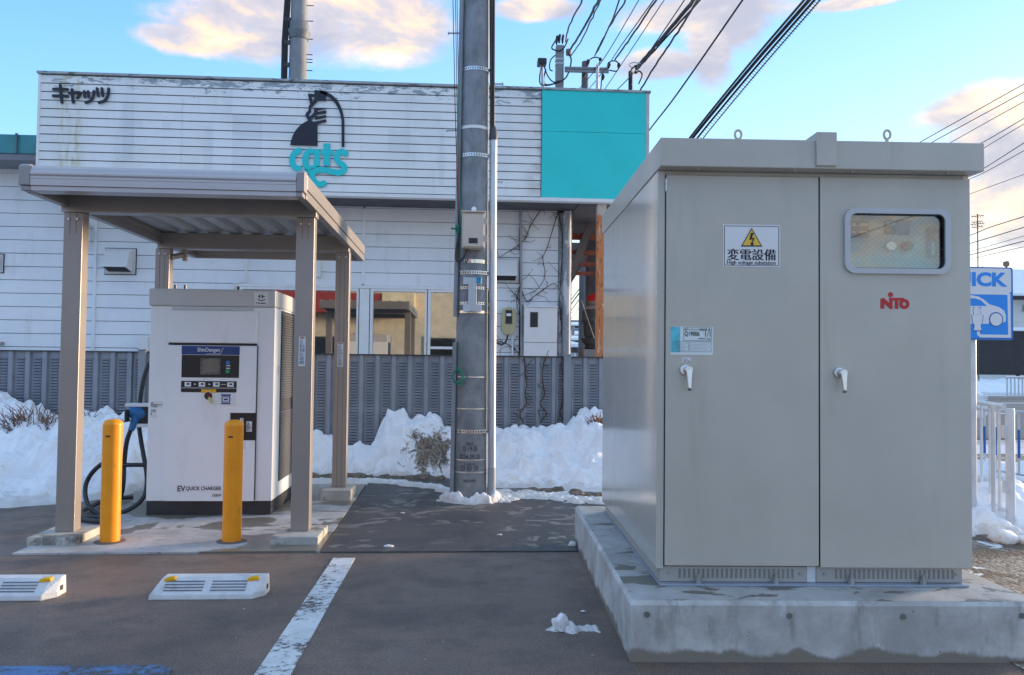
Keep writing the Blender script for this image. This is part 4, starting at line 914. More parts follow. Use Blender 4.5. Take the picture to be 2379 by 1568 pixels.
for sgn, xo in ((1, ex0), (-1, ex1)):
    xi = xo + sgn * .05
    part('side_fascia', G().box(min(xo, xi) , max(xo, xi) , FYF + .101, FYB, zb + hh * .40, zt - .004), M_canf, canopy, bevel=.004)
    part('side_fascia_lower', G().box(min(xo + sgn * .008, xi), max(xo + sgn * .008, xi), FYF + .101, FYB, zb + hh * .20, zb + hh * .385), M_canf, canopy, bevel=.003)
    part('side_lip', G().box(min(xo + sgn * .004, xi + sgn * .01), max(xo + sgn * .004, xi + sgn * .01), FYF + .101, FYB, zb, zb + hh * .185), M_canf, canopy, bevel=.003)
part('rear_fascia', G().box(ex0 + .051, ex1 - .051, FYB - .04, FYB - .001, zb, zt - .01), M_canf, canopy, bevel=.003)
# drain elbow at the rear left post
dx_ = -2.745 + .07
part('drain_elbow', G().tube([wy(396, 598, PYB + .05), wy(425, 592, PYB + .12)], .028, 10), M_canf, canopy)
part('drain_elbow', G().tube([wy(429, 578, PYB + .13), wy(430, 606, PYB + .13)], .026, 10), M_canf, canopy)

# ================================================================== CHARGER
CY = 7.0; QX0, QX1 = -2.586, -1.560; QD = 1.0
ch = thing('ev_charger', 'white two-door quick charger cabinet with black plinth under the canopy', 'charger', ((QX0 + QX1) / 2, CY + QD / 2, .012))
Zc = lambda y: pz(490, y, CY); Xc = lambda x, y=860: wy(x, y, CY).x
z_pl = Zc(1164); z_cap0 = Zc(712); z_cap1 = Zc(672)
part('plinth', G().box(QX0 + .004, QX1 - .004, CY + .004, CY + QD - .004, .012, z_pl - .001), M_plinth, ch, bevel=.003)
part('body', G().box(QX0, QX1, CY, CY + QD, z_pl, z_cap0 - .001), M_charg, ch, bevel=.006)
part('lid', G().box(QX0 - .012, QX1 + .006, CY - .022, CY + QD + .02, z_cap0, z_cap1), M_chcap, ch, bevel=.014)
for xx in (383, 407): part('lifting_stud', G().tube([(Xc(xx, 670), CY + .25, z_cap1), (Xc(xx, 670), CY + .25, z_cap1 + .055)], .011, 8), M_black, ch)
dx0, dx1 = Xc(392), Xc(597)
part('upper_groove', G().box(Xc(401, 720), Xc(590, 720), CY - .006, CY - .0005, Zc(721), Zc(715)), M_chcap, ch)
part('upper_door', G().box(dx0, dx1, CY - .035, CY - .001, Zc(797), Zc(722)), M_charg, ch, bevel=.008)
part('door_gap', G().box(dx0 + .004, dx1 - .002, CY - .022, CY - .0006, Zc(802), Zc(797.5)), M_black, ch)
part('side_gap', G().box(dx1 + .0005, dx1 + .007, CY - .012, CY - .0006, z_pl + .01, Zc(802)), M_dark, ch)
part('side_gap', G().box(dx0 - .006, dx0 - .0005, CY - .006, CY - .0006, z_pl + .01, Zc(722)), M_cangrey, ch)
# lower door with notch for the latch
nx, nz0, nz1 = Xc(536, 990), Zc(1022), Zc(958)
ld = part('lower_door', flat([[(dx0, z_pl + .006), (dx1, z_pl + .006), (dx1, nz0), (nx, nz0), (nx, nz1), (dx1, nz1), (dx1, Zc(803)), (dx0, Zc(803))]], CY - .0006, .034), M_charg, ch, bevel=.006)
part('latch_recess', G().box(nx + .001, dx1 - .001, CY - .010, CY - .0006, nz0 + .001, nz1 - .001), M_black, ch)
part('latch_handle', G().box(Xc(559, 990), Xc(568, 990), CY - .036, CY - .0105, Zc(1010), Zc(970)), M_steel, ch, bevel=.005)
lb_ = part('label', G().box(Xc(573, 990), Xc(586, 990), CY - .012, CY - .0105, Zc(1002), Zc(978)), M_lab, ch)
part('label_print', text('⚠ 警告\n高電圧注意\n感電の恐れあり\n開けないこと', Xc(574, 990), Xc(585, 990), Zc(1000), Zc(980), CY - .0122), M_ink, lb_)
DY = CY - .0346
sp_ = part('display_panel', G().box(Xc(425), Xc(558), DY - .003, DY, Zc(877), Zc(825)), M_black, ch, bevel=.001)
part('header', G().box(Xc(424.5), Xc(558.5), DY - .0035, DY, Zc(824), Zc(804)), M_navy, ch)
part('header_lettering', text('ShinDengen', Xc(461), Xc(513), Zc(820), Zc(808), DY - .0037, .012), M_white, ch)
part('header_slash', G().ribbon([(Xc(482), Zc(822.3)), (Xc(513), Zc(822.3)), (Xc(521), Zc(808))], .0035, DY - .0055, DY - .0036), M_white, ch)
part('screen_frame', G().box(Xc(469), Xc(515), DY - .008, DY - .0031, Zc(870), Zc(832)), mat('screen_film', (.12, .12, .125), .12, var=.3, vs=30), sp_, bevel=.002)
part('screen', G().box(Xc(476), Xc(510), DY - .0095, DY - .0081, Zc(865), Zc(836)), M_lcd, sp_)
part('button', G().disc(Xc(532.5), Zc(842), .0175, DY - .010, DY - .0031, 18), mat('blue_button', (.03, .20, .55), .35), sp_, label='round blue button')
part('button', G().disc(Xc(532), Zc(862), .0165, DY - .010, DY - .0031, 18), mat('green_button', (.02, .36, .12), .35), sp_, label='round green button')
for yy in (849, 855): part('button_caption', G().box(Xc(528), Xc(538), DY - .0042, DY - .0031, Zc(yy + 1), Zc(yy - 1)), M_lab, sp_)
gs = part('guide_strip', flat([rrect(Xc(425), Xc(553), Zc(911), Zc(885), .006, 3)], DY, .003), M_black, ch)
for xx in (440.5, 473, 506.5, 539):
    part('guide_picture', G().box(Xc(xx - 7.5), Xc(xx + 7.5), DY - .0042, DY - .0031, Zc(898), Zc(887.5)), M_lab, gs)
    part('guide_drawing', G().box(Xc(xx - 2), Xc(xx + 4), DY - .0052, DY - .0043, Zc(894), Zc(890)), M_dark, gs)
for xx in (457, 490.5): part('arrow', G().prism([(Xc(xx - 2), Zc(895)), (Xc(xx + 3), Zc(892.5)), (Xc(xx - 2), Zc(890))], DY - .0042, DY - .0031), M_lab, gs)
for xx in (518, 521, 524, 527): part('dot', G().box(Xc(xx - .8), Xc(xx + .8), DY - .0042, DY - .0031, Zc(893.5), Zc(891.5)), M_lab, gs)
part('strip_rule', G().box(Xc(426), Xc(552), DY - .0042, DY - .0031, Zc(901.5), Zc(900.5)), M_lab, gs)
em = part('emergency_label', G().box(Xc(472), Xc(506), DY - .0048, DY - .0005, Zc(912), Zc(904)), M_yell, ch)
part('emergency_ring', G().disc(Xc(488.5), Zc(919), .037, DY - .006, DY - .0003, 24), M_lab, ch); part('emergency_well', G().disc(Xc(488.5), Zc(919), .032, DY - .0075, DY - .0061, 24), M_black, ch)
part('emergency_button', G().disc(Xc(491), Zc(917.5), .014, DY - .03, DY - .0076, 16), mat('dark_red', (.20, .02, .015), .4), ch)
part('pull_tag', G().bar((Xc(492), DY - .03, Zc(922)), (Xc(500), DY - .03, Zc(936)), .022, .004, up=(0, 1, 0)), mat('tag_yellow', (.66, .56, .18), .5), ch)
cr = part('card_reader', flat([rrect(Xc(514), Xc(550), Zc(940), Zc(912), .012, 4)], DY, .012), M_lab, ch, bevel=.003)
RY = DY - .0122
for a, b_ in ((919, 915), (938, 935)): part('reader_bar', G().box(Xc(519), Xc(541), RY - .001, RY, Zc(a), Zc(b_)), M_navy, cr)
part('reader_mark', flat([rrect(Xc(520), Xc(540), Zc(934), Zc(920), .008, 3), list(reversed(rrect(Xc(522.5), Xc(537.5), Zc(932), Zc(922), .005, 3)))], RY, .001), M_navy, cr)
part('reader_mark', flat([rrect(Xc(525), Xc(535), Zc(929), Zc(925), .003, 3)], RY, .001), M_navy, cr)
lg = part('logo_label', flat([rrect(wy(591, 690, CY - .022).x, wy(623, 690, CY - .022).x, Zc(708), Zc(677), .006, 3)], CY - .0225, .0012), M_lab, ch)
LY = CY - .024; X_ = lambda x: wy(x, 690, CY - .022).x
for a, b_, c, d in ((600, 602.5, 688.5, 686), (602.5, 605, 691, 683.5), (608, 610.5, 692, 682.5), (610.5, 615, 688.5, 686)):
    part('plug_mark', G().box(X_(a), X_(b_), LY - .001, LY, Zc(c), Zc(d)), M_ink, lg)
part('smile_mark', G().ribbon([(X_(599), Zc(693.5)), (X_(603), Zc(696)), (X_(607.5), Zc(696.8)), (X_(612), Zc(696)), (X_(616), Zc(693.5))], .007, LY - .001, LY), M_ink, lg)
part('logo_lettering', text('CHAdeMO', X_(595), X_(619), Zc(705), Zc(701), LY, .02), M_ink, lg)
el_ = part('name_label', G().box(Xc(413, 1133), Xc(560, 1133), DY - .0015, DY, Zc(1143), Zc(1124)), M_white, ch)
part('name_lettering', text('EV', Xc(416, 1133), Xc(434, 1133), Zc(1140), Zc(1127), DY - .0018, .02), M_ink, el_)
part('name_lettering', text('QUICK CHARGER', Xc(435, 1133), Xc(517, 1133), Zc(1139), Zc(1128.5), DY - .0018, .02), M_ink, el_)
part('rating_label', G().box(Xc(493, 1150), Xc(560, 1150), DY - .0015, DY, Zc(1154), Zc(1144)), M_white, ch)
part('rating_lettering', text('150kW', Xc(496, 1150), Xc(518, 1150), Zc(1152), Zc(1145.5), DY - .0018, .01, shear=.3), M_ink, ch)
wl = part('warning_label', G().box(Xc(352), Xc(380), CY - .0018, CY - .0002, Zc(948), Zc(933)), M_lab, ch)
part('warning_print', text('⚠ 注意\n充電コネクタは必ず元に戻してください\nコードを引っ張らないこと', Xc(353), Xc(378), Zc(947), Zc(935), CY - .002), M_dark, wl)
wl = part('warning_label', G().box(Xc(352), Xc(366), CY - .0018, CY - .0002, Zc(972), Zc(951)), M_lab, ch)
part('warning_print', text('⚠ 警告\n▲', Xc(353), Xc(364), Zc(964), Zc(952), CY - .002), M_dark, wl)
part('small_label', G().box(Xc(562, 1034), Xc(574, 1034), DY - .0015, DY, Zc(1042), Zc(1026)), M_white, ch)
# right side: grille
gy0, gy1 = CY + .24, CY + QD - .05; gz1, gz0 = pz(662, 722, CY + .25), z_pl + .13
gr = part('side_grille', G().box(QX1 + .0002, QX1 + .004, gy0, gy1, gz0, gz1), M_dark, ch)
g = G(); z = gz0 + .02
while z < gz1 - .02:
    if not (gz0 + .62 < z < gz0 + .72): g.add([(QX1 + .0045, gy0 + .01, z), (QX1 + .0045, gy1 - .01, z), (QX1 + .015, gy1 - .01, z - .014), (QX1 + .015, gy0 + .01, z - .014)], [(0, 1, 2, 3)])
    z += .0215
part('louvre', g, mat('louvre_grey', (.20, .20, .20), .4, metal=.4), gr, kind='stuff')
part('side_recess', G().add([(QX1 + .0005, CY + .14, Zc(865)), (QX1 + .0005, CY + .20, Zc(872)), (QX1 + .0005, CY + .20, Zc(848)), (QX1 + .0005, CY + .14, Zc(848))], [(0, 1, 2, 3)]), M_chcap, ch)
part('plinth_screws', G().tube([(QX1 - .005, CY + .03, .05), (QX1 + .001, CY + .03, .05)], .006, 6).tube([(QX1 - .005, CY + .03, .10), (QX1 + .001, CY + .03, .10)], .006, 6), M_steel, ch)
# holster, connector and cable at the left
HY = CY + .16
hx0 = px(301, HY)
part('holster', G().box(hx0, QX0 - .001, HY - .07, HY + .09, pz(320, 944, HY), pz(320, 937, HY)), M_lab, ch, bevel=.004)
part('holster', G().box(hx0 + .04, QX0 - .001, HY - .07, HY + .09, pz(320, 991, HY), pz(320, 983, HY)), M_lab, ch, bevel=.004)
part('holster_socket', G().box(px(330, HY), QX0 - .002, HY - .06, HY + .08, pz(320, 982, HY), pz(320, 946, HY)), M_black, ch, bevel=.006)
cn = part('connector', G().tube([wy(344, 962, HY), wy(326, 960, HY - .02), wy(310, 958, HY - .04), wy(298, 955, HY - .06)], [.05, .068, .06, .04], 16), M_bluep, ch, label='blue charging connector')
part('connector_grip', G().tube([wy(318, 965, HY - .05), wy(311, 985, HY - .06), wy(304, 1000, HY - .07)], [.042, .032, .024], 12), M_bluep, cn)
part('connector_lever', G().box(px(296, HY - .1), px(303, HY - .1), HY - .13, HY - .08, pz(300, 978, HY), pz(300, 950, HY)), M_black, cn, bevel=.006)
cab = [(304, 998, -.08), (296, 1020, -.06), (291, 1050, -.02), (288, 1085, .0), (287, 1115, .0), (284, 1140, .02), (278, 1160, .05)]
W3 = lambda t: wy(t[0], t[1], HY + t[2])
part('charging_cable', G().tube(spline([W3(t) for t in cab], 6), .019, 10), M_cable, ch)
cab = [(347, 842, .1), (336, 872, .09), (329, 905, .08), (325, 938, .1), (322, 975, .1), (327, 1020, .05), (334, 1060, .0), (340, 1095, -.02), (341, 1125, -.03), (335, 1152, -.04), (318, 1172, -.06), (292, 1187, -.1), (260, 1196, -.14), (232, 1196, -.14), (209, 1180, -.1), (199, 1155, -.02), (199, 1128, .05), (209, 1105, .06), (226, 1086, .05), (244, 1075, .05), (262, 1078, .05), (284, 1080, 0), (310, 1080, -.02), (340, 1080, -.02)]
part('charging_cable', G().tube(spline([W3(t) for t in cab], 6), .019, 10), M_cable, ch)
def GZ(x, y, z=.036): return gz(x, y, z)
cab = [(343, 1153), (310, 1155), (270, 1158), (235, 1166), (205, 1180), (190, 1190), (200, 1200), (235, 1202), (262, 1208), (230, 1211), (190, 1207), (182, 1208)]
part('charging_cable', G().tube(spline([GZ(*t) for t in cab], 6), .019, 10), M_cable, ch)

# ================================================================== BOLLARDS, WHEEL STOPS
b1 = gz(255, 1262)
bol = thing('bollard', 'yellow steel bollard on the left, beside the charging cable', 'bollard', (b1.x, b1.y, .012), 0, 'yellow bollards in front of the charger')
bx = Vector((b1.x, b1.y, 0)); R_ = .066; hb = .865
part('tube', G().lathe(bx, [(R_, .012), (R_, hb - .03)], 32), M_yel, bol)
part('dome', G().lathe(bx, [(R_ + .0015, hb - .031), (R_ + .0015, hb - .022), (R_ * .93, hb - .008), (R_ * .7, hb + .004), (R_ * .4, hb + .010), (.002, hb + .012)], 32), mat('dome_yellow', (1.0, .37, .008), .35, var=.03), bol)
part('name_plate', G().add([(bx.x + (R_ + .001) * sin(a), bx.y - (R_ + .001) * cos(a), z) for a in (-.35, -.1, .15) for z in (hb - .112, hb - .100)], [(0, 1, 3, 2), (2, 3, 5, 4)]), mat('plate_brown', (.05, .02, .015), .4), bol)
part('base_ring', G().lathe(bx, [(.105, .0121), (.105, .015), (R_ + .002, .019)], 32), mat('ring_grey', (.14, .125, .115), .7), bol)
b2 = gz(538, 1261)
clone(bol, (b2.x, b2.y, .012), 'yellow steel bollard on the right, in front of the charger door')
def wheelstop(xl, xr, yb_, label):
    L = gz(xl, yb_); Rr = gz(xr, yb_ - 1); w_ = Rr.x - L.x; y0 = L.y
    t = thing('wheel_stop', label, 'wheel stop', (L.x, y0, 0), 0, 'white wheel stops on the car park')
    x0, x1 = L.x, Rr.x; h = .10; d0, d1 = .085, .175
    body = G(); ins = .055
    lo = [(x0, y0), (x1 - .0, y0), (x1, y0 + d1), (x0, y0 + d1)]
    body.add([(x0, y0, 0), (x1 - .055, y0, 0), (x1, y0 + .07, 0), (x1, y0 + d1, 0), (x0, y0 + d1, 0),
              (x0 + .004, y0 + .004, .03), (x1 - .055, y0 + .004, .03), (x1 - .001, y0 + .07, .034),
              (x0 + .045, y0 + .10, h), (x1 - .05, y0 + .10, h), (x1 - .004, y0 + .115, h - .004), (x1 - .004, y0 + d1, h), (x0 + .045, y0 + d1, h)],
             [(0, 4, 3, 2, 1), (0, 1, 6, 5), (1, 2, 7, 6), (5, 6, 9, 8), (6, 7, 10, 9), (2, 3, 11, 10, 7), (8, 9, 10, 11, 12), (3, 4, 12, 11), (4, 0, 5, 8, 12)])
    part('body', body, M_stop, t, bevel=.006)
    g = G()
    sl = lambda u, v, e=.0: Vector((u, y0 + .004 + (.096) * v - e * .45, .03 + (h - .03) * v + e))
    for a, b_ in ((x0 + .07, (x0 + x1) / 2 - .025), ((x0 + x1) / 2 + .015, x1 - .10)):
        for k in range(4):
            v0 = .17 + k * .17; v1 = v0 + .075
            g.add([sl(a, v0, .0012), sl(b_, v0, .0012), sl(b_, v1, .0012), sl(a, v1, .0012)], [(0, 1, 2, 3)])
            g.add([sl(a, v0 + .05, .0045), sl(b_, v0 + .05, .0045), sl(b_, v1, .0012), sl(a, v1, .0012)], [(0, 1, 2, 3)])
    part('groove', g, mat('groove_grey', (.26, .27, .29), .8), t, kind='stuff')
    for u in (x0 + .085, x1 - .075):
        part('reflector', G().prism([(u - .03, h - .02), (u - .026, h - .004), (u, h + .003), (u + .03, h + .003), (u + .036, h - .004), (u + .036, h - .015)], y0 + .072, y0 + .115, 'y'), M_yell, t, bevel=.004)
    part('side_notch', G().box(x1 - .001, x1 + .0012, y0 + .10, y0 + .13, .03, .055), M_dark, t)
    return t
wst = wheelstop(343, 609, 1395, 'white concrete wheel stop with yellow reflectors in front of the right bollard')
d_ = gz(118, 1397).x - gz(609, 1394).x
clone(wst, (wst.location.x + d_, wst.location.y + .0, 0), 'white concrete wheel stop cut off by the left edge of the photo')

# ================================================================== SUBSTATION CUBICLE
Fm = CABF
def cwy(x, y, Y):
    d = Fm.to_3x3().inverted() @ ray(x, y); return CAMPOS + d * (Y / d.y)
CBY = 3.87
plc = (Fm @ Vector((1.53, 4.8, 0)))
pl = solo('concrete_plinth', G().add([(.622, 3.600, -.03), (2.46, 3.60, -.03), (2.46, 6.0, -.03), (.622, 6.0, -.03), (.622, 3.600, .247), (2.46, 3.60, .247), (2.46, 6.0, .247), (.622, 6.0, .247),
      (.638, 3.616, .265), (2.445, 3.616, .265), (2.445, 5.985, .265), (.638, 5.985, .265)], [(0, 3, 2, 1), (0, 1, 5, 4), (1, 2, 6, 5), (2, 3, 7, 6), (3, 0, 4, 7), (4, 5, 9, 8), (5, 6, 10, 9), (6, 7, 11, 10), (7, 4, 8, 11), (8, 9, 10, 11)]),
      M_conc, 'stained concrete plinth carrying the grey cubicle', 'plinth', frame=Fm, at=tuple(plc))
ROOTM[pl.name] = Matrix.Translation(plc)
for xx, yy in ((1503, 1427), (1834, 1430), (2098, 1432), (2374, 1430)):
    q = cwy(xx, yy, 3.6); part('form_hole', G().disc(q.x, q.z, .0125, 3.594, 3.5985, 18), mat('hole_grey', (.16, .155, .145), .8), pl, Fm)
cub = thing('substation_cubicle', 'large beige grey electrical cubicle with two doors standing on the concrete plinth', 'cubicle', tuple(Fm @ Vector((1.54, 4.8, .265))), radians(-2.27))
X0, X1, Y0, Y1, Z0, Z1 = .787, 2.300, CBY, 5.76, .352, 2.235
sh = .03
q1 = 4.55
for a, b_ in ((Y0 + .002, 5.20), (5.203, Y1)):
    part('side_panel', G().box(X0, X0 + sh, a, b_, Z0 - .01, Z1), M_cabside, cub, Fm, .002)
part('side_panel', G().box(X1 - sh, X1, Y0 + .002, Y1, Z0 - .01, Z1), M_cabside, cub, Fm, .002)
part('back_panel', G().box(X0 + sh, X1 - sh, Y1 - sh, Y1, Z0, Z1), M_cabside, cub, Fm)
part('floor_panel', G().box(X0 + sh, X1 - sh, Y0 + .04, Y1 - sh, Z0, Z0 + .02), M_cab, cub, Fm)
# frame
dz1 = 2.213
part('frame', G().box(X0 + .001, .822, Y0 - .0, Y0 + .04, Z0 - .012, Z1).box(.8225, X1 - .001, Y0 + .006, Y0 + .04, dz1 + .003, Z1), M_cab, cub, Fm, .002)
part('door_edge_gap', G().box(.8222, .8262, Y0 - .001, Y0 + .03, Z0, dz1), M_void, cub, Fm)
part('hinge', G().box(.8215, .827, Y0 - .012, Y0 - .0012, dz1 - .08, dz1 - .02), M_steel, cub, Fm)
gx = 1.5655
ldr = part('door', G().box(.8265, gx - .004, Y0 - .010, Y0 + .02, Z0 + .004, dz1), M_cab, cub, Fm, .0035)
wa, wb_ = cwy(1958, 484, CBY), cwy(2203, 639, CBY)
win_out = rrect(wa.x, wb_.x, wb_.z, wa.z, .052, 6); win_in = rrect(wa.x + .026, wb_.x - .026, wb_.z + .026, wa.z - .026, .034, 6)
rd = part('door', flat([[(gx + .003, Z0 + .0), (X1 - .002, Z0 + .0), (X1 - .002, dz1), (gx + .003, dz1)], list(reversed(rrect(wa.x + .012, wb_.x - .012, wb_.z + .012, wa.z - .012, .04, 6)))], Y0 + .02, .030), M_cab, cub, Fm)
part('door_gap', G().box(gx - .0042, gx + .0032, Y0 - .004, Y0 + .03, Z0 + .002, dz1), M_void, cub, Fm)
wf = part('window_frame', flat([win_out, list(reversed(win_in))], Y0 - .0102, .016), mat('window_gasket', (.52, .53, .54), .4, var=.02), rd, Fm, .0045)
part('window_seal', flat([rrect(wa.x + .0255, wb_.x - .0255, wb_.z + .0255, wa.z - .0255, .034, 6), list(reversed(rrect(wa.x + .029, wb_.x - .029, wb_.z + .029, wa.z - .029, .031, 6)))], Y0 - .004, .012), M_black, rd, Fm)
part('glass', flat([rrect(wa.x + .02, wb_.x - .02, wb_.z + .02, wa.z - .02, .034, 6)], Y0 + .004, .003), M_cglass, rd, Fm)
# diamond wire inside the glass
g = G(); a0, a1, c0, c1 = wa.x + .026, wb_.x - .026, wb_.z + .026, wa.z - .026
for s_ in (1, -1):
    k = -1.0
    while k < 1.2:
        pts = []
        for t in (0, 1):
            pass
        xa = a0 + k; za = c0 if s_ > 0 else c1; L = c1 - c0; xb = xa + L * 1.15; zb_ = c1 if s_ > 0 else c0
        t0 = max(0, (a0 - xa) / (xb - xa)); t1 = min(1, (a1 - xa) / (xb - xa))
        if t1 > t0 + .02: g.bar((xa + (xb - xa) * t0, Y0 + .0058, za + (zb_ - za) * t0), (xa + (xb - xa) * t1, Y0 + .0058, za + (zb_ - za) * t1), .0010, .0010)
        k += .029
part('wire_mesh', g, mat('wire_mesh_grey', (.25, .27, .27), .4, metal=.6), rd, Fm, kind='stuff')
IY = Y0 + .07
inn = part('instrument_panel', G().box(wa.x - .25, X1 - .035, IY, IY + .01, wb_.z - .25, wa.z + .15), mat('inner_panel', (.60, .70, .69), .55, var=.05), cub, Fm)
def inst(x0, y0, x1, y1, m, dep=.02, nm='instrument'):
    a, b_ = cwy(x0, y0, IY), cwy(x1, y1, IY); return part(nm, G().box(a.x, b_.x, IY - dep, IY - .0005, b_.z, a.z), m, inn, Fm, .003)
M_ing = mat('instrument_grey', (.035, .035, .035), .5)
for (a, b_) in ((1972, 1987), (1990, 2015)): inst(a, 515, b_, 552, M_ing); inst(a + 2, 519, b_ - 2, 527, M_lab, .0215, 'dial'); inst(a + 2, 538, b_ - 2, 543, M_lab, .0215, 'dial')
inst(2053, 513, 2078, 545, M_ing); inst(2056, 517, 2075, 526, M_lab, .0215, 'dial'); inst(2084, 512, 2112, 546, mat('inst_brown', (.26, .23, .19), .5), .01)
inst(2150, 530, 2196, 598, mat('meter_dark', (.05, .05, .055), .5), .035); inst(2155, 566, 2162, 594, M_lab, .0365, 'dial'); inst(2172, 580, 2192, 584, M_lab, .0365, 'dial')
for xx in (2065, 2103):
    q = cwy(xx, 573, IY); part('meter_round', G().disc(q.x, q.z, .028, IY - .03, IY - .0005, 20, .024), M_steel if xx == 2065 else M_ing, inn, Fm, .004)
M_inkn = mat('ink_navy', (.03, .035, .07), .5)
# notices on doors
DYC = Y0 - .0104
def dq(x, y): q = cwy(x, y, Y0 - .011); return q.x, q.z
sx0, sz1 = dq(1679.5, 521); sx1, sz0 = dq(1812.5, 621)
sg = part('warning_notice', G().box(sx0, sx1, DYC - .0015, DYC, sz0, sz1), M_lab, ldr, Fm, label='white high voltage notice with yellow triangle')
part('notice_border', flat([rrect(sx0 + .006, sx1 - .006, sz0 + .006, sz1 - .006, .001, 1), list(reversed(rrect(sx0 + .0085, sx1 - .0085, sz0 + .0085, sz1 - .0085, .001, 1)))], DYC - .0017, .0008), M_ink, ldr, Fm)
tri = lambda k: [dq(1746 + a * k, 555 + b_ * k - 0) for a, b_ in ((-25, 18), (25, 18), (0, -26))]
part('notice_triangle', flat([tri(1.0)], DYC - .0017, .0008), M_ink, ldr, Fm)
part('notice_triangle', flat([tri(.84)], DYC - .0027, .0008), M_signy, ldr, Fm)
part('lightning', flat([[dq(*p) for p in ((1744, 541), (1751, 541), (1746, 553), (1753, 552), (1748, 565), (1752, 565), (1746, 573), (1742, 564), (1745, 565), (1748, 556), (1740, 558))]], DYC - .0037, .0008), M_ink, ldr, Fm)
def dtext(s, x0, x1, y0, y1, par, bold=.01, m=M_ink, Y=DYC - .0018, shear=0):
    a = dq(x0, y1); b_ = dq(x1, y0); return part('lettering', text(s, a[0], b_[0], a[1], b_[1], Y, bold, .0006, shear), m, par, Fm)
for k in (-1, 0, 1): dtext('変電設備', 1690 + k * .7, 1802 + k * .7, 579, 604, ldr, .0, Y=DYC - .0018 - .0003 * k); dtext('High voltage substation', 1689, 1802, 606, 617, ldr, .010, M_inkn)
lx0, lz1 = dq(1557.5, 758.5); lx1, lz0 = dq(1656.5, 825)
part('info_label', G().box(lx0, lx1, DYC - .0012, DYC, lz0, lz1), mat('label_pale', (.72, .80, .79), .35, var=.03), ldr, Fm, label='pale type label with number')
a = dq(1580, 820); part('label_tint', G().box(lx0 + .001, a[0], DYC - .0018, DYC - .0013, lz0 + .012, lz1 - .001), mat('label_cyan', (.10, .52, .62), .35, var=.2, vs=20), ldr, Fm)
dtext('Q19006', 1590, 1625, 770, 782, ldr, .012, Y=DYC - .0021); dtext('岩手トヨペット充電設備  様', 1590, 1650, 763, 768, ldr, -.004, Y=DYC - .0021); dtext('1/1', 1638, 1650, 769, 782, ldr, .0, Y=DYC - .0021); dtext('1800 kg', 1622, 1650, 785, 789, ldr, .0, Y=DYC - .0021)
for (a_, b_, c_, d_2) in ((1588, 1653, 761, 791), (1563, 1599, 793, 817), (1602, 1652, 793, 817)):
    p0, p1 = dq(a_, d_2), dq(b_, c_); part('label_box', flat([rrect(p0[0], p1[0], p0[1], p1[1], .0005, 1), list(reversed(rrect(p0[0] + .0012, p1[0] - .0012, p0[1] + .0012, p1[1] - .0012, .0005, 1)))], DYC - .0019, .0005), M_ink, ldr, Fm)
g = G()
for a_, b_, c_ in ((1565, 1597, 797), (1604, 1650, 796)):
    for k in range(6):
        p0 = dq(a_ + (k % 2), c_ + k * 3.3); p1 = dq(b_ - (k * 5 % 7), c_ + k * 3.3 + .9); g.box(p0[0], p1[0], DYC - .0024, DYC - .0019, p1[1], p0[1])
part('label_lines', g, mat('print_grey', (.2, .25, .3), .5), ldr, Fm, kind='stuff')
hx0_, hz1_ = dq(1585, 831); hx1_, hz0_ = dq(1604, 841); part('handle_label', G().box(hx0_, hx1_, DYC - .0012, DYC, hz0_, hz1_), M_lab, ldr, Fm)
dtext('ハンドル\nSHUT・OPEN', 1588, 1602, 833, 840, ldr, .0, Y=DYC - .0016)
def handle(cx_, cy_, bxx, byy, par):
    c = cwy(cx_, cy_, Y0 - .03); e = cwy(bxx, byy, Y0 - .045)
    def cyl(x, z, r, y0, y1): return G().disc(x, z, r, y0, y1, 24)
    part('handle_base', cyl(cwy(cx_ - 5, cy_, Y0 - .02).x, c.z, .0255, Y0 - .024, Y0 - .0105), M_steel, par, Fm, .003)
    hub = G().tube([(c.x + .004, Y0 - .024, c.z), (c.x + .004, Y0 - .052, c.z)], .0185, 20)
    part('handle_hub', hub, M_steel, par, Fm, .003)
    part('handle_lever', G().add([(c.x - .012, Y0 - .052, c.z + .004), (c.x + .02, Y0 - .052, c.z + .004), (c.x + .02, Y0 - .036, c.z + .004), (c.x - .012, Y0 - .036, c.z + .004),
                                  (e.x - .0075, Y0 - .058, e.z), (e.x + .0075, Y0 - .058, e.z), (e.x + .0075, Y0 - .046, e.z), (e.x - .0075, Y0 - .046, e.z)],
                                 [(0, 1, 2, 3), (4, 7, 6, 5), (0, 4, 5, 1), (1, 5, 6, 2), (2, 6, 7, 3), (3, 7, 4, 0)]), M_steel, par, Fm, .004)
    part('handle_tip', G().box(e.x - .0078, e.x + .0078, Y0 - .0585, Y0 - .0455, e.z - .009, e.z - .0005), mat('tip_dark', (.12, .12, .13), .4, metal=.5), par, Fm, .002)
handle(1597, 859, 1601, 903, ldr); handle(1955, 866, 1961, 908, rd)
# maker's lettering, red
def nx_(x, y): q = cwy(x, y, Y0 - .011); return (q.x, q.z)
ks = (nx_(2100, 700)[0] - nx_(2000, 700)[0]) / 100
for i, (pts, w_) in enumerate(([(2051, 717), (2051, 697)], 9), ([(2049, 695), (2070, 715)], 9), ([(2068, 717), (2068, 696)], 8), ([(2066, 695), (2098, 695)], 6.5), ([(2083, 717), (2083, 697)], 7.5)) if False else enumerate((([(2050, 717), (2050, 694)], 9), ([(2049, 694.5), (2071, 714)], 9.5), ([(2070, 717.5), (2070, 692)], 7), ([(2066, 695), (2100, 695)], 6.5), ([(2083, 717.3), (2083, 697)], 7.5))):
    part('maker_letter', G().ribbon([nx_(*p) for p in pts], w_ * ks, DYC - .0010 - i * .0004, DYC), M_red, rd, Fm)
part('maker_letter', G().disc(*nx_(2069, 684.5), 5.8 * ks, DYC - .0016, DYC, 20), M_red, rd, Fm)
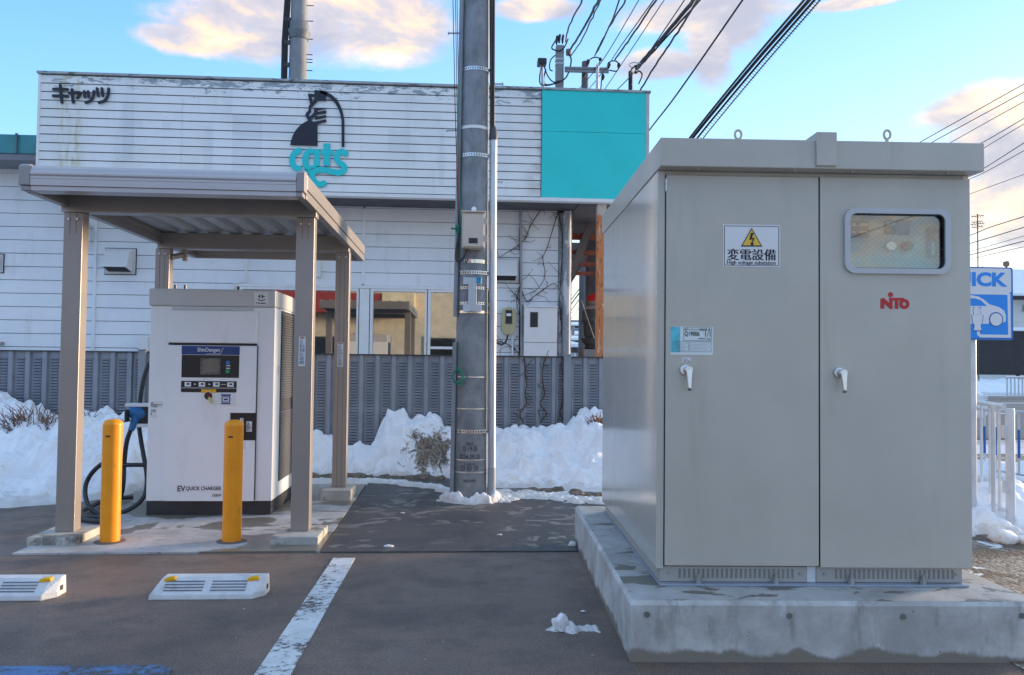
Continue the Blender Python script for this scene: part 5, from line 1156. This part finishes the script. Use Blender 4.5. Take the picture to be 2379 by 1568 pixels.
n = 24; c = nx_(2101, 706); lp = lambda r: [(c[0] + r * cos(2 * pi * k / n), c[1] + r * sin(2 * pi * k / n)) for k in range(n)]
part('maker_letter', flat([lp(11.5 * ks), list(reversed(lp(4.6 * ks)))], DYC - .0004, .0022), M_red, rd, Fm)
# roof
RY0, RX0, RX1, RZ0, RZ1 = Y0 - .087, .781, 2.325, 2.235, 2.371
rf = part('roof', G().box(RX0, RX1, RY0, Y1 + .06, RZ0 + .001, RZ1), M_cab, cub, Fm, .004)
a_, b_ = cwy(1887, 307, RY0).x, cwy(1942, 388, RY0).x
part('roof_rib', G().box(a_ + .016, b_, RY0 - .014, Y1 + .07, RZ0 + .012, RZ1 + .036), M_cab, rf, Fm, .003)
for xx in (1715, 2061):
    q = cwy(xx, 313, 3.93); zc3 = q.z; g = G(); g.tube([(q.x + .016 * cos(t), 3.93, zc3 + .022 * sin(t)) for t in [i * 2 * pi / 18 for i in range(19)]], .0062, 8)
    g.lathe((q.x, 3.93, RZ1), [(.022, 0), (.022, .010), (.010, .016), (.009, max(.02, zc3 - .022 - RZ1))], 14); part('lifting_eye', g, M_cab, rf, Fm)
for xx in (1620, 1844, 1978, 2200):
    q = cwy(xx, 396, Y0 - .04); part('roof_screw', G().lathe((q.x, Y0 - .045, RZ0 - .006), [(.007, 0), (.007, .0065)], 8), M_steel, rf, Fm)
# base channel
bz0_, bz1_ = .276, Z0 - .003
M_bch = mat('base_channel', (.40, .38, .35), .45, var=.04)
for a_, b_ in ((.808, cwy(1876, 1340, Y0).x), (cwy(1899, 1340, Y0).x, 2.262)):
    bc = part('base_cover', G().box(a_, b_, Y0 + .012, Y0 + .03, bz0_, bz1_), M_bch, cub, Fm, .002)
    g = G(); x = a_ + .09
    while x < b_ - .05: g.box(x, x + .010, Y0 + .0102, Y0 + .0125, bz0_ + .018, bz1_ - .012); x += .0225
    part('vent_slots', g, mat('slot_grey', (.22, .21, .19), .6), bc, Fm, kind='stuff')
    for u in (a_ + .04, b_ - .028): part('cover_bolt', G().disc(u, (bz0_ + bz1_) / 2 + .004, .0075, Y0 + .005, Y0 + .0119, 10), M_cangrey, bc, Fm)
a_, b_ = cwy(1877, 1340, Y0).x, cwy(1898, 1340, Y0).x
part('base_joint', G().box(a_ , b_, Y0 + .016, Y0 + .03, bz0_, bz1_), mat('joint_pale', (.60, .62, .64), .4), cub, Fm)
part('base_side', G().box(.808, .83, Y0 + .031, Y1 - .03, bz0_, bz1_), M_bch, cub, Fm).data
part('base_side', G().box(2.24, 2.262, Y0 + .031, Y1 - .03, bz0_, bz1_), M_bch, cub, Fm)
part('flange', G().box(.798, 2.272, Y0 - .03, Y1 - .0, .2655, .2745), mat('flange_grey', (.36, .42, .50), .35, metal=.4), cub, Fm, .002)
for xx in (1623, 1803, 1979, 2146):
    q = cwy(xx, 1345, Y0 - .01); g = G().lathe((q.x, Y0 - .008, .2745), [(.015, 0), (.015, .016)], 6); g.lathe((q.x, Y0 - .008, .2905), [(.013, 0), (.013, .012)], 6); g.lathe((q.x, Y0 - .008, .3025), [(.007, 0), (.007, .016)], 8)
    part('anchor_bolt', g, mat('bolt_dull', (.42, .42, .41), .45, metal=.7), cub, Fm)

# ================================================================== QUICK SIGN AND RAILS (right)
SY = 6.45
A, B_ = wy(2208, 622, SY), wy(2352, 790, SY)
sx0_ = px(2168, SY)
sgn = thing('charging_sign', 'blue and white QUICK charging sign on a white post, half hidden by the cubicle', 'sign', (px(2262, SY), SY + .04, 0))
part('post', G().tube([(px(2258, SY + .05), SY + .06, 0), (px(2259, SY + .05), SY + .06, A.z - .03)], .036, 16), M_rail, sgn)
Zs = lambda y: pz(2320, y, SY); Xs = lambda x: wy(x, 700, SY).x
part('sign_plate', flat([rrect(sx0_, Xs(2352), Zs(790), Zs(621), .022, 4)], SY + .012, .02), M_sbd, sgn, bevel=.002)
part('sign_upper', flat([rrect(sx0_ + .01, Xs(2348), Zs(680), Zs(624), .018, 4)], SY - .0082, .001), M_sw, sgn)
part('sign_panel', flat([rrect(sx0_ + .01, Xs(2348), Zs(786), Zs(681), .014, 4)], SY - .0082, .001), M_sb, sgn)
part('sign_border', G().ribbon([(Xs(2190), Zs(681.5)), (Xs(2338), Zs(681.5)), (Xs(2342), Zs(684)), (Xs(2343), Zs(781)), (Xs(2276), Zs(781)), (Xs(2271), Zs(777)), (Xs(2270), Zs(764))], .024, SY - .0108, SY - .0094), M_sw, sgn)
part('lettering', text('QUICK', Xs(2180), Xs(2339), Zs(672), Zs(633), SY - .0094, .045), M_sb, sgn)
SPt = lambda zx, zy: (Xs((3250 + zx / 2.378) / 1.464), Zs((640 + zy / 2.378) / 1.464))
car = [SPt(*p) for p in ((60, 872), (125, 870), (180, 880), (225, 905), (265, 940), (300, 950), (350, 965), (385, 990), (400, 1030), (398, 1078), (382, 1085), (262, 1085), (262, 1098), (215, 1100), (100, 1100), (30, 1100), (20, 980))]
wndw = [SPt(*p) for p in ((80, 895), (150, 895), (200, 910), (245, 952), (240, 956), (80, 956))]
part('car_pictogram', flat([car, list(reversed(wndw))], SY - .0094, .0012), M_sw, sgn)
cc_ = SPt(320, 1063); r1 = abs(SPt(378, 0)[0] - SPt(320, 0)[0])
part('wheel_pictogram', G().disc(*cc_, r1, SY - .0118, SY - .0107, 28), M_sbd, sgn); part('wheel_pictogram', G().disc(*cc_, r1 * .84, SY - .013, SY - .0119, 28), M_sw, sgn)
plug = [SPt(*p) for p in ((125, 1030), (138, 1030), (138, 972), (152, 972), (152, 1028), (178, 1028), (178, 972), (194, 972), (194, 1030), (212, 1030), (205, 1090), (192, 1115), (200, 1152), (138, 1152), (146, 1115), (132, 1090))]
cen = (sum(p[0] for p in plug) / len(plug), sum(p[1] for p in plug) / len(plug))
part('plug_pictogram', flat([[(cen[0] + (p[0] - cen[0]) * 1.14, cen[1] + (p[1] - cen[1]) * 1.08) for p in plug]], SY - .0109, .001), M_sbd, sgn)
part('plug_pictogram', flat([plug], SY - .0121, .001), M_sw, sgn)

def railing(name, label, pts_top, z0, z1, nbar, rbar, rrail, post_at=None, m=M_rail):
    a, b_ = Vector(pts_top[0]), Vector(pts_top[1]); t = thing(name, label, 'railing', (b_.x, b_.y, 0))
    part('top_rail', G().tube([(a.x, a.y, z1), (b_.x, b_.y, z1)], rrail, 12), m, t)
    part('bottom_rail', G().tube([(a.x, a.y, z0), (b_.x, b_.y, z0)], rrail * .7, 10), m, t)
    for i in range(nbar):
        p = a.lerp(b_, (i + .5) / nbar); part('bar', G().tube([(p.x, p.y, z0), (p.x, p.y, z1)], rbar, 8), m, t)
    return t
pe = wy(2340, 941, 6.3); pb = wy(2236, 922, 7.6)
rl = railing('pipe_railing', 'white pipe railing ending at a thick round post beside the sign', ((pb.x, pb.y), (pe.x - .03, pe.y)), .17, 1.0, 5, .0115, .022)
pq = wy(2346, 950, 6.3)
part('end_post', G().lathe((pq.x, pq.y, 0), [(.034, -.02), (.034, .975), (.031, .985)], 20), M_rail, rl)
for z in (.80, .36): part('bracket', G().box(pe.x - .04, pq.x, pe.y - .015, pe.y + .015, z - .05, z + .05), M_rail, rl)
part('inner_post', G().tube([(pe.x - .1, pe.y + .03, .15), (pe.x - .1, pe.y + .03, 1.0)], .016, 12), M_rail, rl)
a = wy(2250, 950, 9.6); b_ = wy(2440, 962, 8.4)
r2 = railing('striped_railing', 'low railing with blue and white striped bars behind the pipe railing', ((a.x, a.y), (b_.x, b_.y)), .12, .82, 7, .013, .018)
for i, c_ in enumerate([o for o in r2.children if o.name.startswith('bar')]):
    p = Vector((a.x, a.y)).lerp(Vector((b_.x, b_.y)), (i + .5) / 7)
    part('blue_band', G().tube([(p.x, p.y, .30), (p.x, p.y, .62)], .0145, 8), M_sbd, r2)
fr_ = wy(2335, 858, 34); fr2 = wy(2520, 858, 36)
railing('guard_rail', 'distant white guard rail across the road at the right edge', ((fr_.x, fr_.y), (fr2.x, fr2.y)), .12, .95, 22, .03, .045)
grt = thing('grating', 'steel slat grating beyond the end post of the railing', 'grating', (5.4, 7.3, 0))
for k in range(9): part('slat', G().box(4.7, 7.5, 6.95 + k * .13, 6.99 + k * .13, .0, .035), mat('slat_grey', (.38, .37, .35), .5), grt)
part('slat_bed', G().box(4.7, 7.5, 6.9, 8.1, -.02, .008), M_dirt, grt)

# parked car, only its nose showing
def make_car(x1, y):
    t = thing('parked_car', 'white car nose peeking out between the sign post and the railing', 'car', (x1 - 2.1, y, 0))
    P = [(x1, .35), (x1 + .02, .55), (x1 - .03, .78), (x1 - .25, .88), (x1 - .95, .98), (x1 - 1.7, 1.42), (x1 - 2.9, 1.48), (x1 - 3.7, 1.15), (x1 - 4.1, 1.0), (x1 - 4.15, .4), (x1 - 3.75, .28), (x1 - .45, .25)]
    part('body', G().prism(P, y - .8, y + .8, 'y'), M_car, t, bevel=.05)
    part('side_window', G().prism([(x1 - 1.15, .98), (x1 - 1.75, 1.35), (x1 - 2.8, 1.40), (x1 - 3.4, 1.05)], y - .806, y - .80, 'y'), M_carglass, t)
    part('headlight', G().box(x1 - .25, x1 - .0, y - .81, y - .5, .66, .78), M_lens, t, bevel=.02)
    for X in (x1 - .85, x1 - 3.3):
        for yy in (y - .78, y + .62): wl_ = part('wheel', G().disc(X, .31, .31, yy, yy + .18, 24), M_tire, t); part('rim', G().disc(X, .31, .19, yy - .006, yy - .001, 20), M_steel, wl_)
make_car(px(2286, 15.5), 16.2)

# houses across the road
def house(x0, x1, Y, zb, ze, zr, depth, mw, mr, label, lower=None, wins=()):
    t = thing('house', label, 'house', ((x0 + x1) / 2, Y + depth / 2, 0))
    part('wall', G().box(x0, x1, Y, Y + depth, zb, ze), mw, t)
    part('roof', G().prism([(Y - .6, ze + .003), (Y + depth / 2, zr), (Y + depth + .6, ze + .003), (Y + depth + .6, ze + .3), (Y + depth / 2, zr + .35), (Y - .6, ze + .3)], x0 - .5, x1 + .5, 'x'), mr, t)
    part('eave', G().box(x0 - .5, x1 + .5, Y - .65, Y - .605, ze - .12, ze + .14), M_hdark, t)
    if lower:
        part('lower_wall', G().box(x0 - 1.5, x1 + 1, Y - 2.5, Y - .01, zb, lower), M_hdark, t)
        part('roof_snow', G().box(x0 - 1.7, x1 + 1.2, Y - 2.7, Y - .02, lower + .001, lower + .22), M_snow, t, bevel=.06)
        part('plinth', G().box(x0 - 1.5, x1 + 1, Y - 2.53, Y - 2.502, -.1, .95), M_house, t)
        for k in range(3): part('support', G().box(x0 + 1.2 + k * 2.1, x0 + 1.4 + k * 2.1, Y - 2.58, Y - 2.532, 0, 1.0), M_hdark, t)
    for (a, b_, c_, d_) in wins:
        wfm = part('window', G().box(a, b_, Y - .05, Y - .001, c_, d_), M_cangrey, t); part('pane', G().box(a + .08, b_ - .08, Y - .06, Y - .051, c_ + .08, d_ - .08), M_carglass, wfm)
    return t
M_rsnow = mat('roof_snow_white', (.85, .87, .9), .8, var=.05)
hx = px(2290, 50)
house(hx - 1.0, hx + 12, 50, .0, pz(2360, 694, 50), pz(2360, 640, 58), 14, M_house, M_rsnow, 'pale house with snow covered roof and dark ground floor at the right', pz(2360, 768, 47), [(px(2375, 50), px(2405, 50), pz(2379, 725, 50), pz(2379, 708, 50))])
house(px(2140, 70), px(2275, 70), 70, 0, 5, 7.5, 9, M_house, M_redroof, 'grey house mostly hidden behind the cubicle')
house(px(2345, 75), px(2480, 75), 75, 0, 8.3, 10.8, 9, mat('brown_wall', (.20, .13, .10), .7), M_rsnow, 'brown house whose snowy roof rises behind the pale one')
c = wy(2338, 613, 47.9); zlo = pz(2360, 768, 47) + .2; t = thing('roof_finial', 'brown ball finial on a slim rod standing up behind the blue sign', 'finial', (c.x, 47.9, zlo)); part('rod', G().tube([(c.x, 47.9, zlo - .1), (c.x, 47.9, c.z)], .05, 8), M_dark, t); part('ball', G().lathe((c.x, 47.9, c.z - .2), [(.02, 0), (.16, .06), (.2, .2), (.16, .32), (.02, .38)], 16), mat('ball_brown', (.30, .17, .10), .6), t)
# TV aerial
c = wy(2272, 620, 45); t = thing('tv_aerial', 'thin television aerial mast against the yellow sky', 'aerial', (c.x, 45, 0))
zt_ = pz(2272, 497, 45); part('mast', G().tube([(c.x, 45, 0), (c.x, 45, zt_)], .035, 6), M_dark, t)
for (yy, w_) in ((502, .32), (515, .28), (520, .35), (527, .28)):
    z = pz(2272, yy, 45); part('boom', G().tube([(c.x - w_ * 1.2, 45, z - .05), (c.x + w_ * 1.2, 45, z + .05)], .02, 5), M_dark, t)
    for k in range(5): u = c.x + (k - 2) * w_ * .5; part('element', G().tube([(u, 44.9, z - .12), (u, 45.1, z + .12)], .012, 4), M_dark, t)

# ================================================================== BEHIND THE SHOP
# rear concrete pole, left
c = wy(694, 90, 21); t = thing('utility_pole', 'tall grey concrete pole rising behind the shop roof above the cat sign', 'pole', (c.x, 21, 0))
k_ = 21 / F_
part('shaft', G().lathe((c.x, 21, 0), [(.25, 0), (.235, pz(694, 185, 21)), (.215, pz(694, 70, 21)), (.20, pz(694, -60, 21))], 24), M_asphpole, t)
zc_ = pz(694, 68, 21)
part('collar', G().lathe((c.x, 21, zc_ - .28), [(.235, 0), (.25, .02), (.25, .10), (.285, .16), (.285, .22), (.25, .26), (.245, .42), (.225, .46)], 24), mat('collar_grey', (.16, .175, .19), .6, var=.4, vs=25, stretch=(3, 3, .2)), t)
for dx, r in ((-.36, .05), (-.29, .045)): part('riser_cable', G().tube([(c.x + dx, 20.9, 0), (c.x + dx, 20.9, pz(694, 100, 21)), (c.x + dx + .08, 20.9, pz(694, -60, 21))], r, 8), M_wire, t)
for yy in (50, 103, 155): z = pz(694, yy, 21); part('cable_clamp', G().box(c.x - .33, c.x - .2, 20.86, 20.94, z - .05, z + .05), M_dark, t)
for yy in (12, 48, 90, 126, 137, 144, 163): z = pz(694, yy, 21); part('step_bolt', G().tube([(c.x + .2, 21, z), (c.x + .36, 21, z)], .012, 6), M_dark, t)
# pair of poles with cross-arms, right
YP = 20
cA = wy(1300, 160, YP); pA = thing('utility_pole', 'grey square topped pole with three upright insulators behind the turquoise panel', 'pole', (cA.x, YP, 0))
part('shaft', G().box(cA.x - .10, cA.x + .10, YP - .1, YP + .1, 0, pz(1300, 107, YP)), M_asphpole, pA, bevel=.02)
for xx, yy in ((1293, 84), (1299, 81), (1307, 82)): p = wy(xx, yy + 10, YP); part('insulator', G().tube([p - Vector((0, 0, .1)), p, p + Vector((.02, 0, .12))], [.02, .035, .03], 8), M_wire, pA)
part('jumper', G().tube(spline([wy(*p, YP - .15) for p in ((1290, 95), (1282, 112), (1300, 118), (1312, 108), (1320, 90))]), .018, 6), M_wire, pA)
part('jumper', G().tube(spline([wy(*p, YP - .15) for p in ((1318, 120), (1327, 140), (1318, 175), (1300, 190), (1270, 197), (1263, 185), (1268, 160))]), .02, 6), M_wire, pA)
part('jumper', G().tube(spline([wy(*p, YP - .15) for p in ((1290, 128), (1279, 140), (1277, 160), (1284, 165))]), .016, 6), M_wire, pA)
part('fitting', G().tube([wy(1321, 115, YP), wy(1321, 128, YP)], .07, 10), M_asphpole, pA)
for yy in (140, 150): z = pz(1300, yy, YP); part('strap', G().box(cA.x - .108, cA.x + .108, YP - .108, YP + .108, z - .015, z + .015), M_galv, pA)
cB = wy(1359, 180, YP); pB = thing('utility_pole', 'round grey pole carrying double crossarms behind the turquoise panel', 'pole', (cB.x, YP, 0))
part('shaft', G().lathe((cB.x, YP, 0), [(.12, 0), (.085, pz(1359, 146, YP)), (.07, pz(1359, 143, YP))], 18), mat('pole_darker', (.13, .135, .15), .7, var=.15), pB)
for yy, w_ in ((158, .05), (165, .06)):
    a, b_ = wy(1312, yy - .5, YP - .15), wy(1414, yy + 2, YP - .15); part('crossarm', G().bar(a, b_, .06, w_), M_asphpole, pB)
for i, pts in enumerate((((1367, 150), (1372, 137), (1385, 133), (1395, 138), (1390, 150), (1380, 160)), ((1413, 150), (1420, 142), (1433, 143), (1438, 155), (1432, 165), (1415, 163)), ((1400, 170), (1398, 185), (1396, 207)))):
    part('jumper', G().tube(spline([wy(*p, YP - .2) for p in pts]), .016, 6), M_wire, pB)
for xx, y0, y1 in ((1366, 138, 152), (1395, 134, 142), (1415, 144, 158), (1438, 146, 158), (1401, 172, 186), (1357, 168, 180)):
    part('insulator', G().tube([wy(xx, y0, YP - .2), wy(xx, (y0 + y1) / 2, YP - .2), wy(xx - 1, y1, YP - .2)], [.025, .05, .025], 8), M_wire, pB)
c = wy(1258, 146, 17); t = thing('roof_lamp', 'black box lamp on a thin leaning pipe above the shop roof', 'lamp', (c.x, 17, 4)); part('pipe', G().tube([wy(1262, 215, 17), wy(1258, 152, 17)], .035, 8), M_galv, t)
a, b_ = wy(1248, 153, 17), wy(1269, 140, 17); part('box', G().box(a.x, b_.x, 16.85, 17.1, a.z, b_.z), M_black, t, bevel=.02); part('cable', G().tube(spline([wy(*p, 16.9) for p in ((1264, 153), (1272, 175), (1285, 190), (1300, 188))]), .014, 6), M_wire, t); part('cable', G().tube(spline([wy(*p, 16.9) for p in ((1260, 153), (1254, 175), (1256, 195), (1275, 198), (1300, 188))]), .014, 6), M_wire, t)
c = wy(1388, 180, 18); solo('thin_pipe', G().tube([(c.x, 18, 3), wy(1388, 150, 18)], .035, 8), M_galv, 'thin pale pipe standing between the two crossarm poles', 'pipe', at=(c.x, 18, 3))
c = wy(1466, 190, 18); t = thing('service_mast', 'short black mast gathering the thick cable bundle at the shop corner', 'mast', (c.x, 18, 3)); part('shaft', G().tube([(c.x, 18, 3), wy(1465, 166, 18)], .05, 10), M_wire, t)
part('fitting', G().tube(spline([wy(*p, 17.95) for p in ((1462, 175), (1468, 160), (1480, 152), (1476, 170), (1485, 165), (1492, 175), (1484, 195))]), .018, 6), M_wire, t)
part('fitting', G().tube(spline([wy(*p, 17.95) for p in ((1470, 160), (1462, 150), (1472, 145), (1490, 148))]), .012, 6), M_galv, t)

ga = gb = gc = gd = ''
# ---- wires: straight spans with slight sag from far poles to points over the street
def wire(pts, Ya, Yb, r, label, m=M_wire, group='', wob=0.0, sag=.0):
    P = [wy(a, b_, Ya + (Yb - Ya) * i / (len(pts) - 1)) for i, (a, b_) in enumerate(pts)]
    Q = spline(P, 8)
    Q += [P[-1] + (P[-1] - P[-2]).normalized() * k for k in (6, 14, 26)]
    if group in (gb, gc, gd): Q = [P[0] + (P[0] - P[1]).normalized() * k for k in (30, 15, 5)] + Q
    n = len(Q)
    Q = [q + Vector((wob * noise.noise(Vector((i * .9, r * 900, 0))), 0, wob * noise.noise(Vector((i * .9, 7, r * 700))) - sag * 4 * (i / n) * (1 - i / n))) for i, q in enumerate(Q)]
    return solo('overhead_wire', G().tube(Q, r, 6), m, label, 'wire', group, at=tuple(Q[0]))
ga = 'wires fanning up from the poles behind the shop'
L_ = [([(1314, 98), (1322, 62), (1353, 0), (1370, -40)], .022, 'leftmost wire fanning up from the square topped pole'),
      ([(1320, 122), (1352, 72), (1391, 0), (1410, -40)], .032, 'thick black wire rising just right of the square topped pole'),
      ([(1326, 130), (1350, 95), (1386, 20), (1410, -30)], .018, 'thin wire hugging the thick black one near the square pole'),
      ([(1382, 130), (1412, 70), (1439, 0), (1452, -40)], .02, 'left wire of the pair rising from the round crossarm pole'),
      ([(1384, 124), (1414, 66), (1454, 0), (1475, -40)], .022, 'right wire of the pair rising from the round crossarm pole'),
      ([(1345, 207), (1400, 140), (1484, 0), (1505, -40)], .012, 'hair thin wire crossing behind the crossarms'),
      ([(1429, 139), (1470, 80), (1524, 0), (1550, -40)], .026, 'black wire leaving the right end of the crossarms'),
      ([(1402, 212), (1460, 125), (1543, 0), (1570, -40)], .012, 'hair thin wire right of the crossarm end'),
      ([(1368, 207), (1410, 155), (1440, 110), (1490, 40)], .012, 'thin stay wire sloping across the crossarms'),
      ([(1430, 212), (1462, 180), (1495, 140), (1590, 0), (1610, -35)], .014, 'thin wire on the left edge of the thick bundle'),
      ([(1478, 158), (1530, 98), (1612, 0), (1640, -40)], .05, 'thickest cable rising from the black service mast'),
      ([(1480, 162), (1536, 100), (1626, 0), (1650, -35)], .025, 'cable just right of the thickest one from the service mast'),
      ([(1486, 212), (1530, 140), (1580, 66), (1620, 0), (1650, -50)], .028, 'wavy black cable leaving the roof corner of the shop')]
for pts, r, lb in L_: wire(pts, 19.5, 12, r * .8, lb, group=ga, wob=.02 if r > .015 else .004)
wire([(1440, 400), (1508, 303), (1571, 221), (1725, 0), (1750, -40)], 22, 9, .017, 'single black wire passing the right corner of the turquoise panel', group=ga)
gb = 'heavy cable run above the cubicle'
for i, (x0_, x1_, r, lb) in enumerate(((1604, 1868, .018, 'upper left cable of the heavy run above the cubicle'), (1611, 1880, .026, 'thick middle cable of the heavy run above the cubicle'), (1622, 1892, .018, 'third cable of the heavy run above the cubicle'), (1636, 1905, .010, 'thin messenger wire on the right of the heavy run'))):
    wire([(x0_ - 60, 400), (x0_, 318), ((x0_ + x1_) / 2 - 6, 162), (x1_, 0), (x1_ + 40, -50)], 16, 8, r, lb, group=gb)
g = G(); 
for i in range(60):
    t_ = i / 59; x = 1630 + (1905 - 1630) * t_; y = 318 * (1 - t_); Y = 13.5 - 4.3 * t_
    p, q = wy(x - 9, y - 2, Y), wy(x + 2, y + 4, Y); g.tube([p, q], .0035, 4, False)
solo('cable_hanger', g, M_wire, 'row of small hanger loops joining the heavy cables', 'cable hangers', kind='stuff')
gc = 'thin wires crossing the sky at the right edge'
for i, (pts, r) in enumerate((([(2100, 352), (2145, 326), (2379, 195), (2450, 155)], .014), ([(2110, 362), (2175, 325), (2379, 214), (2450, 175)], .014), ([(2140, 372), (2214, 328), (2379, 236), (2450, 200)], .012), ([(2200, 372), (2284, 330), (2379, 275), (2450, 235)], .014), ([(2240, 372), (2284, 345), (2379, 288), (2450, 250)], .012),
                          ([(2240, 415), (2284, 392), (2379, 332), (2450, 290)], .014), ([(2230, 425), (2284, 402), (2379, 350), (2450, 312)], .012), ([(2240, 455), (2260, 448), (2379, 405), (2450, 380)], .010))):
    wire(pts, 22, 17, r * .7, 'thin wire, number %s from the top at the upper right edge' % ('one', 'two', 'three', 'four', 'five', 'six', 'seven', 'eight')[i], group=gc)
gd = 'wires over the distant houses'
for i, (pts, r) in enumerate((([(2200, 562), (2258, 545), (2300, 528), (2379, 503), (2450, 480)], .022), ([(2200, 578), (2258, 564), (2379, 528), (2450, 508)], .022), ([(2200, 600), (2258, 583), (2379, 548), (2450, 530)], .012), ([(2200, 604), (2258, 591), (2379, 560), (2450, 542)], .022), ([(2200, 616), (2258, 601), (2379, 573), (2450, 556)], .014), ([(2200, 640), (2258, 625), (2379, 598), (2450, 580)], .010))):
    wire(pts, 34, 26, r * .75, '%s wire below the clouds over the distant houses' % ('topmost', 'second', 'third', 'fourth', 'fifth', 'lowest')[i], group=gd)

# ---- statue in the gap
SYs = 14.2
sc = wy(1386, 800, SYs); zb_, zs = pz(1380, 812, SYs), SYs / F_
st = thing('stone_statue', 'dark stone statue in a red knitted cap half hidden by the rusty column', 'statue', (sc.x, SYs, 0))
part('pedestal', G().box(sc.x - .28, sc.x + .28, SYs - .25, SYs + .25, 0, zb_), mat('pedestal_stone', (.25, .25, .25), .8), st, bevel=.02)
part('lotus_base', G().lathe((sc.x, SYs, zb_), [(.20, 0), (.22, .03), (.19, .06), (.20, .07), (.26, .14), (.28, .19), (.23, .20)], 24), M_stone, st, bevel=.0)
bz_ = zb_ + .20
part('robed_body', G().lathe((sc.x, SYs, bz_), [(.20, 0), (.225, .04), (.235, .2), (.24, .38), (.225, .50), (.17, .55), (.11, .575), (.10, .60)], 24, 1.0, .75), M_stone, st)
hz_ = bz_ + .59
part('head', G().lathe((sc.x, SYs, hz_ - .03), [(.04, 0), (.12, .02), (.15, .07), (.155, .12), (.12, .17), (.04, .2)], 20), mat('head_stone', (.30, .29, .27), .8), st)
part('face', G().tube([(sc.x, SYs - .155, hz_ + .05), (sc.x, SYs - .17, hz_ + .035)], .014, 6).tube([(sc.x - .04, SYs - .14, hz_ + .01), (sc.x + .04, SYs - .14, hz_ + .01)], .006, 6), M_stone, st)
part('knit_cap', G().lathe((sc.x, SYs, hz_ + .07), [(.165, -.01), (.175, .01), (.17, .05), (.135, .10), (.07, .125), (.005, .132)], 24), M_cap, st)
part('bib', G().lathe((sc.x, SYs, bz_ + .50), [(.235, 0), (.20, .05), (.14, .075)], 24, 1.02, .78), mat('bib_pale', (.35, .26, .26), .8), st)
part('staff', G().tube([wy(1351, 698, SYs - .3), wy(1382, 790, SYs - .22)], .009, 6), mat('staff_wood', (.45, .36, .30), .6), st)
for s_ in (-1, 1):
    part('sleeve', G().tube([(sc.x + s_ * .2, SYs - .02, bz_ + .46), (sc.x + s_ * .22, SYs - .10, bz_ + .30), (sc.x + s_ * .08, SYs - .2, bz_ + .32)], [.06, .07, .05], 10), M_stone, st)
# distant town in the gap
rnd = random.Random(3)
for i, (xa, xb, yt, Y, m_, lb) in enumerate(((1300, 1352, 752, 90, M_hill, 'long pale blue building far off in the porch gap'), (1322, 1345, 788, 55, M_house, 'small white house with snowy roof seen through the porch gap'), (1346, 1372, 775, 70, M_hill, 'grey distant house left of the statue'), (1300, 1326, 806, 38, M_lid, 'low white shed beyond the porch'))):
    a, b_ = px(xa, Y), px(xb, Y); house(a, b_, Y, 0, pz(1330, yt + 8, Y), pz(1330, yt, Y), 6, m_, M_rsnow, lb, None, [(a + (b_ - a) * .3, a + (b_ - a) * .45, pz(1330, yt + 24, Y), pz(1330, yt + 14, Y))])
for i, (xx, yt, Y, lb) in enumerate(((1331, 758, 60, 'distant pole left of the statue seen through the porch gap'), (1348, 738, 52, 'taller distant pole just left of the statue'), (1340, 770, 75, 'shortest distant pole in the porch gap'))):
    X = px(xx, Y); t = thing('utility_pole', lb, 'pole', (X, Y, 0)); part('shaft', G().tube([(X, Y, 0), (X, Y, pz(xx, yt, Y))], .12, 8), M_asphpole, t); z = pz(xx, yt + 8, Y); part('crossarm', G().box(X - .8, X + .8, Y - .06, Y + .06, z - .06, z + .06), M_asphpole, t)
# bare small trees far
for i, (xx, Y) in enumerate(((1333, 30), (1344, 34))):
    g = G(); c = Vector((px(xx, Y), Y, 0)); rnd = random.Random(i)
    def br(p, d, L, r, k):
        q = p + d * L; g.tube([p, q], [r, r * .6], 5, False)
        if k: 
            for _ in range(3): br(q, (d + Vector((rnd.uniform(-.7, .7), rnd.uniform(-.7, .7), rnd.uniform(0, .4)))).normalized(), L * .7, r * .6, k - 1)
    br(c, Vector((0, 0, 1)), .8, .04, 3)
    t = thing('bare_tree', ('leafless young tree seen through the porch gap', 'second leafless tree, nearer the statue')[i], 'tree', tuple(c)); part('branches', g, M_vine, t)
# ================================================================== ACROSS THE STREET, BEHIND THE CAMERA (seen in the glass)
t = thing('roadside_shop', 'cream shop with red roof band reflected in the window glass', 'shop', (-4, -13, 0))
RYb = -11.0
part('wall', G().box(-14, 0.2, RYb - 6, RYb, 0, 4.6), M_cream, t)
part('roof_band', G().box(-14.3, -3.4, RYb + .01, RYb + 1.2, 3.45, 4.3), M_redroof, t); part('sign_box', G().box(-3.38, -2.0, RYb + .01, RYb + 1.25, 3.4, 4.35), mat('sign_cream', (.85, .70, .42), .5), t)
part('roof', G().prism([(RYb + 1.2, 4.301), (RYb - 3, 6.4), (RYb - 6, 4.301)], -14.3, -5.2, 'x'), M_redroof, t)
for a in (-12.5, -9.6, -6.8, -1.6):
    f_ = part('window', G().box(a, a + 1.5, RYb + .001, RYb + .06, 1.0, 2.5), mat('frame_pale', (.6, .56, .42), .5), t); part('pane', G().box(a + .08, a + 1.42, RYb + .061, RYb + .07, 1.08, 2.42), M_carglass, f_)
for i, (za, zb2) in enumerate(((6.6, 8.4), (5.6, 7.6), (5.0, 6.6))):
    solo('overhead_wire', G().tube([(2, -13, za), (12, -14, (za + zb2) / 2 - .15), (26, -15, zb2)], .03, 6), M_wire, ('upper', 'middle', 'lower')[i] + ' wire reflected in the cubicle window', 'wire', 'wires reflected in the cubicle window', at=(2, -13, za))
